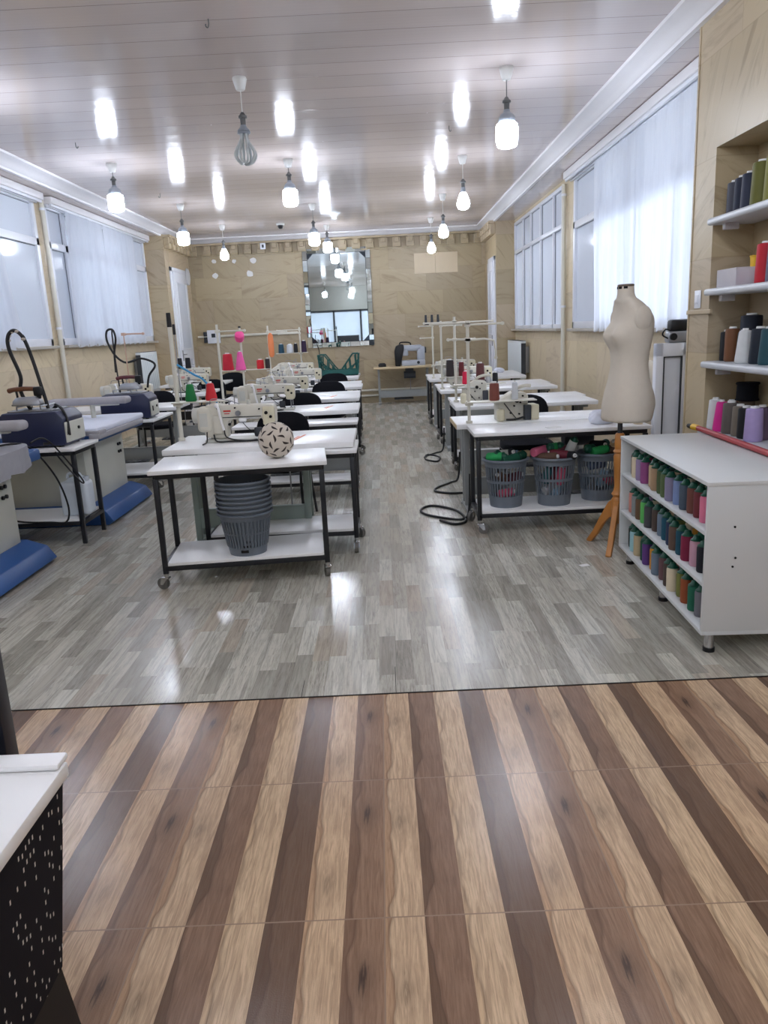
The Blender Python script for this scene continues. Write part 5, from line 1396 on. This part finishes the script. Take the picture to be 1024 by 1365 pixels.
# ------------------------------------------------------------------ leaning sash and the projector on it
t = thing('window_sash', 'spare white plastic window sash leaning behind the niche pillar', 'window sash', (2.20, 5.90, 0), math.radians(3))
M = RX(0)
b = MB()
for q in ((-.13, -.07, 0, 1.3), (.075, .135, 0, 1.3), (-.13, .135, 0, .08), (-.13, .135, 1.2, 1.3)): b.bx(q[0], q[1], -.03, .03, q[2], q[3], .006, M)
b.build('frame', PVC, t)
b = MB(); 
for q in ((-.07, -.062, .08, 1.2), (.067, .075, .08, 1.2), (-.07, .075, 1.192, 1.2)): b.bx(q[0], q[1], -.032, .0, q[2], q[3], 0, M)
b.bx(.1, .108, -.033, -.028, .05, 1.25, 0, M)
b.build('gasket', DARKGREY, t)
MB().bx(-.062, .067, -.012, .006, .08, 1.192, 0, M).build('pane', mat('white_infill_panel', (222, 226, 234), .25), t)
t = thing('projector', 'small black and silver gadget lying on top of the leaning sash', 'gadget', (2.245, 5.92, 1.3005))
MB().bx(-.08, .08, -.05, .05, 0, .085, .015).build('body', mat('silver_plastic', (150, 152, 158), .35, .3), t)
MB().bx(-.065, .085, -.045, .05, .085, .17, .02).build('top_case', BLACK_PLASTIC, t)
MB().cyl((-.05, -.05, .045), (-.05, -.075, .045), .026, n=16).build('lens', BLACK_PLASTIC, t)
MB().tube([(-.07, -.03, .03), (-.12, -.03, .06), (-.1, -.03, .1), (-.06, -.03, .09)], .006, 6, sub=4).build('strap', BLACK_PLASTIC, t)

# ------------------------------------------------------------------ radiators
def radiator(label, x, sg, y0, y1, z0, z1):
    t = thing('radiator', label, 'radiator', (x, y0, z0), 0, 'white panel radiators')
    L_ = y1 - y0; H_ = z1 - z0
    b = MB(); xa, xb = sorted((sg * .03, sg * .12)); b.bx(xa, xb, 0, L_, 0, H_, .012)
    n_ = int(L_ / .07)
    for k in range(n_):
        yy = .03 + k * (L_ - .06) / n_
        xa, xb = sorted((sg * .115, sg * .128)); b.bx(xa, xb, yy, yy + .045, .05, H_ - .05, .005)
    b.build('panel', RAD, t)
    b = MB(); xa, xb = sorted((sg * .035, sg * .115))
    for k in range(int(L_ / .03)): b.bx(xa, xb, .01 + k * .03, .03 + k * .03, H_ - .003, H_ + .004)
    b.bx(xa, xb, -.004, .0, .04, H_ - .04)
    b.build('grille', DARKGREY, t)
    b = MB(); xa, xb = sorted((-sg * .04, sg * .032)); b.bx(xa, xb, .1, .14, .1, H_ - .1); b.bx(xa, xb, L_ - .14, L_ - .1, .1, H_ - .1); b.build('bracket', STEEL, t)
    b = MB(); b.tube([(sg * .08, .06, 0), (sg * .08, .06, -z0 + .02)], .012, 8); b.build('pipe', POLE_W, t)
radiator('white radiator under the paned window beside the fourth dress form line table', RW - .04, -1, 13.35, 15.0 - .25, .55, 1.2)
radiator('white radiator under the curtained window near the white door', LW + .04, 1, 13.05, 14.0, .62, 1.32)

# ------------------------------------------------------------------ back wall fittings
t = thing('wall_mirror', 'tall wall mirror with mirrored mosaic frame on the stone back wall', 'mirror', (-.835, BACK - .002, 2.18))
W2, H2 = .69, .98
MB().bx(-W2, W2, -.02, 0, -H2, H2).build('backboard', CHAR, t)
b = MB()
fw = .10
c = W2 - fw, H2 - fw
ch = .12
MB().prism([(-c[0] + ch, -c[1]), (c[0] - ch, -c[1]), (c[0], -c[1] + ch), (c[0], c[1] - ch), (c[0] - ch, c[1]), (-c[0] + ch, c[1]), (-c[0], c[1] - ch), (-c[0], -c[1] + ch)], 'y', -.03, -.021).build('glass', MIRROR, t, flat=True)
rm = random.Random(3)
def facet(x0, x1, z0, z1):
    tl = [rm.uniform(-.012, .012) for _ in range(2)]
    vs = [b.bm.verts.new((x, -.026 - .006 + (tl[0] * (x - x0) / max(.01, x1 - x0) * .6 + tl[1] * (z - z0) / max(.01, z1 - z0) * .6), z)) for x, z in ((x0, z0), (x1, z0), (x1, z1), (x0, z1))]
    b.bm.faces.new(vs)
N = 9
for i in range(N):
    za, zb = -H2 + i * 2 * H2 / N, -H2 + (i + 1) * 2 * H2 / N - .006
    for s in (-1, 1):
        xs = sorted((s * W2, s * (W2 - fw + .008))); facet(xs[0], xs[1], za, zb)
N = 6
for i in range(N):
    xa, xb = -W2 + fw + i * 2 * (W2 - fw) / N, -W2 + fw + (i + 1) * 2 * (W2 - fw) / N - .006
    for s in (-1, 1):
        zs = sorted((s * H2, s * (H2 - fw + .008))); facet(xa, xb, zs[0], zs[1])
b.build('mosaic_frame', MIRROR, t, flat=True)
b = MB()
for sx in (-1, 1):
    for sz in (-1, 1):
        b.prism([(sx * c[0], sz * c[1]), (sx * (c[0] - ch + .01), sz * c[1]), (sx * c[0], sz * (c[1] - ch + .01))], 'y', -.034, -.0305)
b.build('corner_piece', mat('dark_mirror', (70, 76, 82), .06, 1), t, flat=True)
for (x, z, s, lb) in ((-3.33, 3.01, .09, 'white paper scrap highest and outermost of five on the back wall'), (-2.92, 3.0, .09, 'small white paper scrap between two others on the back wall'), (-2.53, 3.0, .12, 'white paper scrap in the upper row, the one towards the mirror'), (-3.33, 2.73, .11, 'white paper scrap in the lower row, the one towards the door'), (-2.62, 2.74, .14, 'largest white paper scrap, lower row towards the mirror')):
    rr = random.Random(lb)
    pl = [(s * (.4 + .25 * rr.random()) * math.cos(2 * PI * k / 9), s * (.4 + .25 * rr.random()) * math.sin(2 * PI * k / 9) * .9) for k in range(9)]
    o = MB().prism(pl, 'y', -.006, 0).build('paper_scrap', PAPER, None, (x, BACK, z)); tag(o, lb, 'paper', 'paper scraps on the back wall')
t = thing('wall_socket', 'white socket plate set high in the dentil cornice', 'socket', (-2.29, BACK - .125, 3.25)); MB().bx(-.055, .055, -.01, 0, -.06, .06, .004).build('plate', PVC, t); MB().bx(-.02, .02, -.013, -.009, -.03, .03, .002).build('outlet', DARKGREY, t)
t = thing('switch_box', 'white switch box on the conduit of the back wall', 'switch box', (-3.48, BACK - .001, 1.53)); MB().bx(-.12, .14, -.07, 0, -.14, .13, .008).build('box', PVC, t); MB().bx(-.2, -.12, -.05, 0, -.12, .1, .006).build('side_box', DARKGREY, t); MB().bx(-.03, .05, -.078, -.069, -.02, .06, .003).build('switch', DARKGREY, t)
t = thing('wall_clock', 'round white disc on the wall beside the far white door', 'wall disc', (LM + .001, 16.05, 2.72))
M = RY(PI / 2)
MB().lathe([(0, 0), (.16, 0), (.165, .012), (.155, .03), (.14, .034), (0, .036)], n=32, M=M).build('disc', PVC, t)
o = MB().tube([(-1.35, BACK - .02, 1.55), (-1.36, BACK - .03, 1.35), (-1.30, BACK - .03, 1.1), (-1.33, BACK - .03, .8)], .008, 6, sub=4).build('wall_cable', CABLE); tag(o, 'dark cable hanging down the back wall under the conduit end', 'cable')

# ------------------------------------------------------------------ floor cables on the aisle of the dress form line
def fpx(pts, lb, r=.009):
    o = MB().tube([(x, y, z) for x, y, z in pts], r, 8, sub=7).build('floor_cable', CABLE); tag(o, lb, 'cable', 'black cables looped on the floor')
r = .010
fpx([(.66, 5.98, .35), (.64, 5.93, .06), (.58, 5.86, r), (.45, 5.92, r), (.30, 6.08, r), (.27, 6.26, r), (.38, 6.38, r), (.56, 6.16, r), (.60, 5.80, r), (.50, 5.72, r), (.40, 5.86, r)], 'black cable loop on the floor closest to the three laundry baskets', r)
fpx([(.72, 7.4, .3), (.70, 7.42, .04), (.62, 7.35, r), (.48, 7.15, r), (.44, 6.98, r), (.56, 6.86, r), (.70, 6.84, r)], 'black cable curving over the floor at the second dress form line table', r)
fpx([(.72, 9.3, .3), (.70, 9.3, .04), (.60, 9.2, r), (.48, 9.0, r), (.46, 8.75, r), (.58, 8.6, r), (.62, 8.9, r), (.5, 9.1, r), (.45, 8.9, r)], 'tangled black cable on the floor at the third dress form line table', r)

# ------------------------------------------------------------------ spotted counter and dark panel at the camera
t = thing('counter', 'white topped counter faced with black fabric with white dashes', 'counter', (-.63, 1.27, 0))
b = MB(); b.bx(-1.0, .012, -1.6, .0, .722, .75, .004); b.build('top', WHITE_TOP, t)
b = MB(); b.bx(-.13, .010, -.035, .012, .7505, .764, .006); b.build('raised_lip', WHITE_TOP, t)
b = MB(); b.prism([(-.95, .7215), (0, .7215), (-.062, .30), (-.95, .30)], 'y', -1.6, -.004); b.build('fabric_front', SPOT, t, flat=True)
b = MB(); b.prism([(-.95, .2995), (-.064, .2995), (-.02, 0), (-.95, 0)], 'y', -1.58, -.006); b.build('plinth', BLACK_PLASTIC, t)
t = thing('dark_panel', 'tall charcoal board standing behind the spotted counter', 'board', (-.86, 1.50, 0))
MB().bx(-.9, 0, 0, .05, .015, 1.35, .004).build('panel', CHAR, t)
MB().bx(-.9, -.06, -.006, -.0005, .1, 1.28).build('inset', mat('blue_grey_sheet', (66, 74, 92), .25, 0, .5, .1), t)
MB().bx(-.85, -.05, -.03, .08, 0, .0145, .003).build('foot', BLACK_PLASTIC, t)

# ------------------------------------------------------------------ light and camera
w = bpy.data.worlds.new('World'); SC.world = w; w.use_nodes = True
nt = w.node_tree; nt.nodes.clear()
wo = nt.nodes.new('ShaderNodeOutputWorld'); bg = nt.nodes.new('ShaderNodeBackground')
bg.inputs[0].default_value = (.86, .92, 1.0, 1); bg.inputs[1].default_value = SKY
nt.links.new(bg.outputs[0], wo.inputs[0])
sun = bpy.data.lights.new('sun', 'SUN'); sun.energy = SUN; sun.angle = math.radians(2); sun.color = (1, .97, .93)
so = bpy.data.objects.new('sun', sun); C.objects.link(so)
so.rotation_euler = V(-1, .30, -.9).to_track_quat('-Z', 'Y').to_euler()
cd = bpy.data.cameras.new('camera'); cam = bpy.data.objects.new('camera', cd); C.objects.link(cam)
p, r, yw = math.radians(13.45), math.radians(2.8), math.radians(.4)
fw_ = V(0, math.cos(p), -math.sin(p)); up = V(0, math.sin(p), math.cos(p)); rt = V(1, 0, 0)
rt2 = rt * math.cos(r) - up * math.sin(r); up2 = up * math.cos(r) + rt * math.sin(r)
Mz = Matrix.Rotation(yw, 3, 'Z')
rt2, up2, fw_ = Mz @ rt2, Mz @ up2, Mz @ fw_
m = Matrix((rt2, up2, -fw_)).transposed().to_4x4(); m.translation = (0, 0, 1.5)
cam.matrix_world = m
cd.sensor_fit = 'HORIZONTAL'; cd.sensor_width = 36; cd.lens = 36 * 1015 / 1024; cd.clip_start = .05; cd.clip_end = 200
SC.camera = cam
SC.view_settings.view_transform = 'Standard'; SC.view_settings.look = 'None'
SC.view_settings.exposure = EXPO; SC.view_settings.gamma = 1; SC.view_settings.use_curve_mapping = False
SC.cycles.use_denoising = True
SC.cycles.max_bounces = 10; SC.cycles.diffuse_bounces = 5; SC.cycles.transparent_max_bounces = 12
SC.cycles.sample_clamp_indirect = 6
SC.cycles.caustics_reflective = False; SC.cycles.caustics_refractive = False
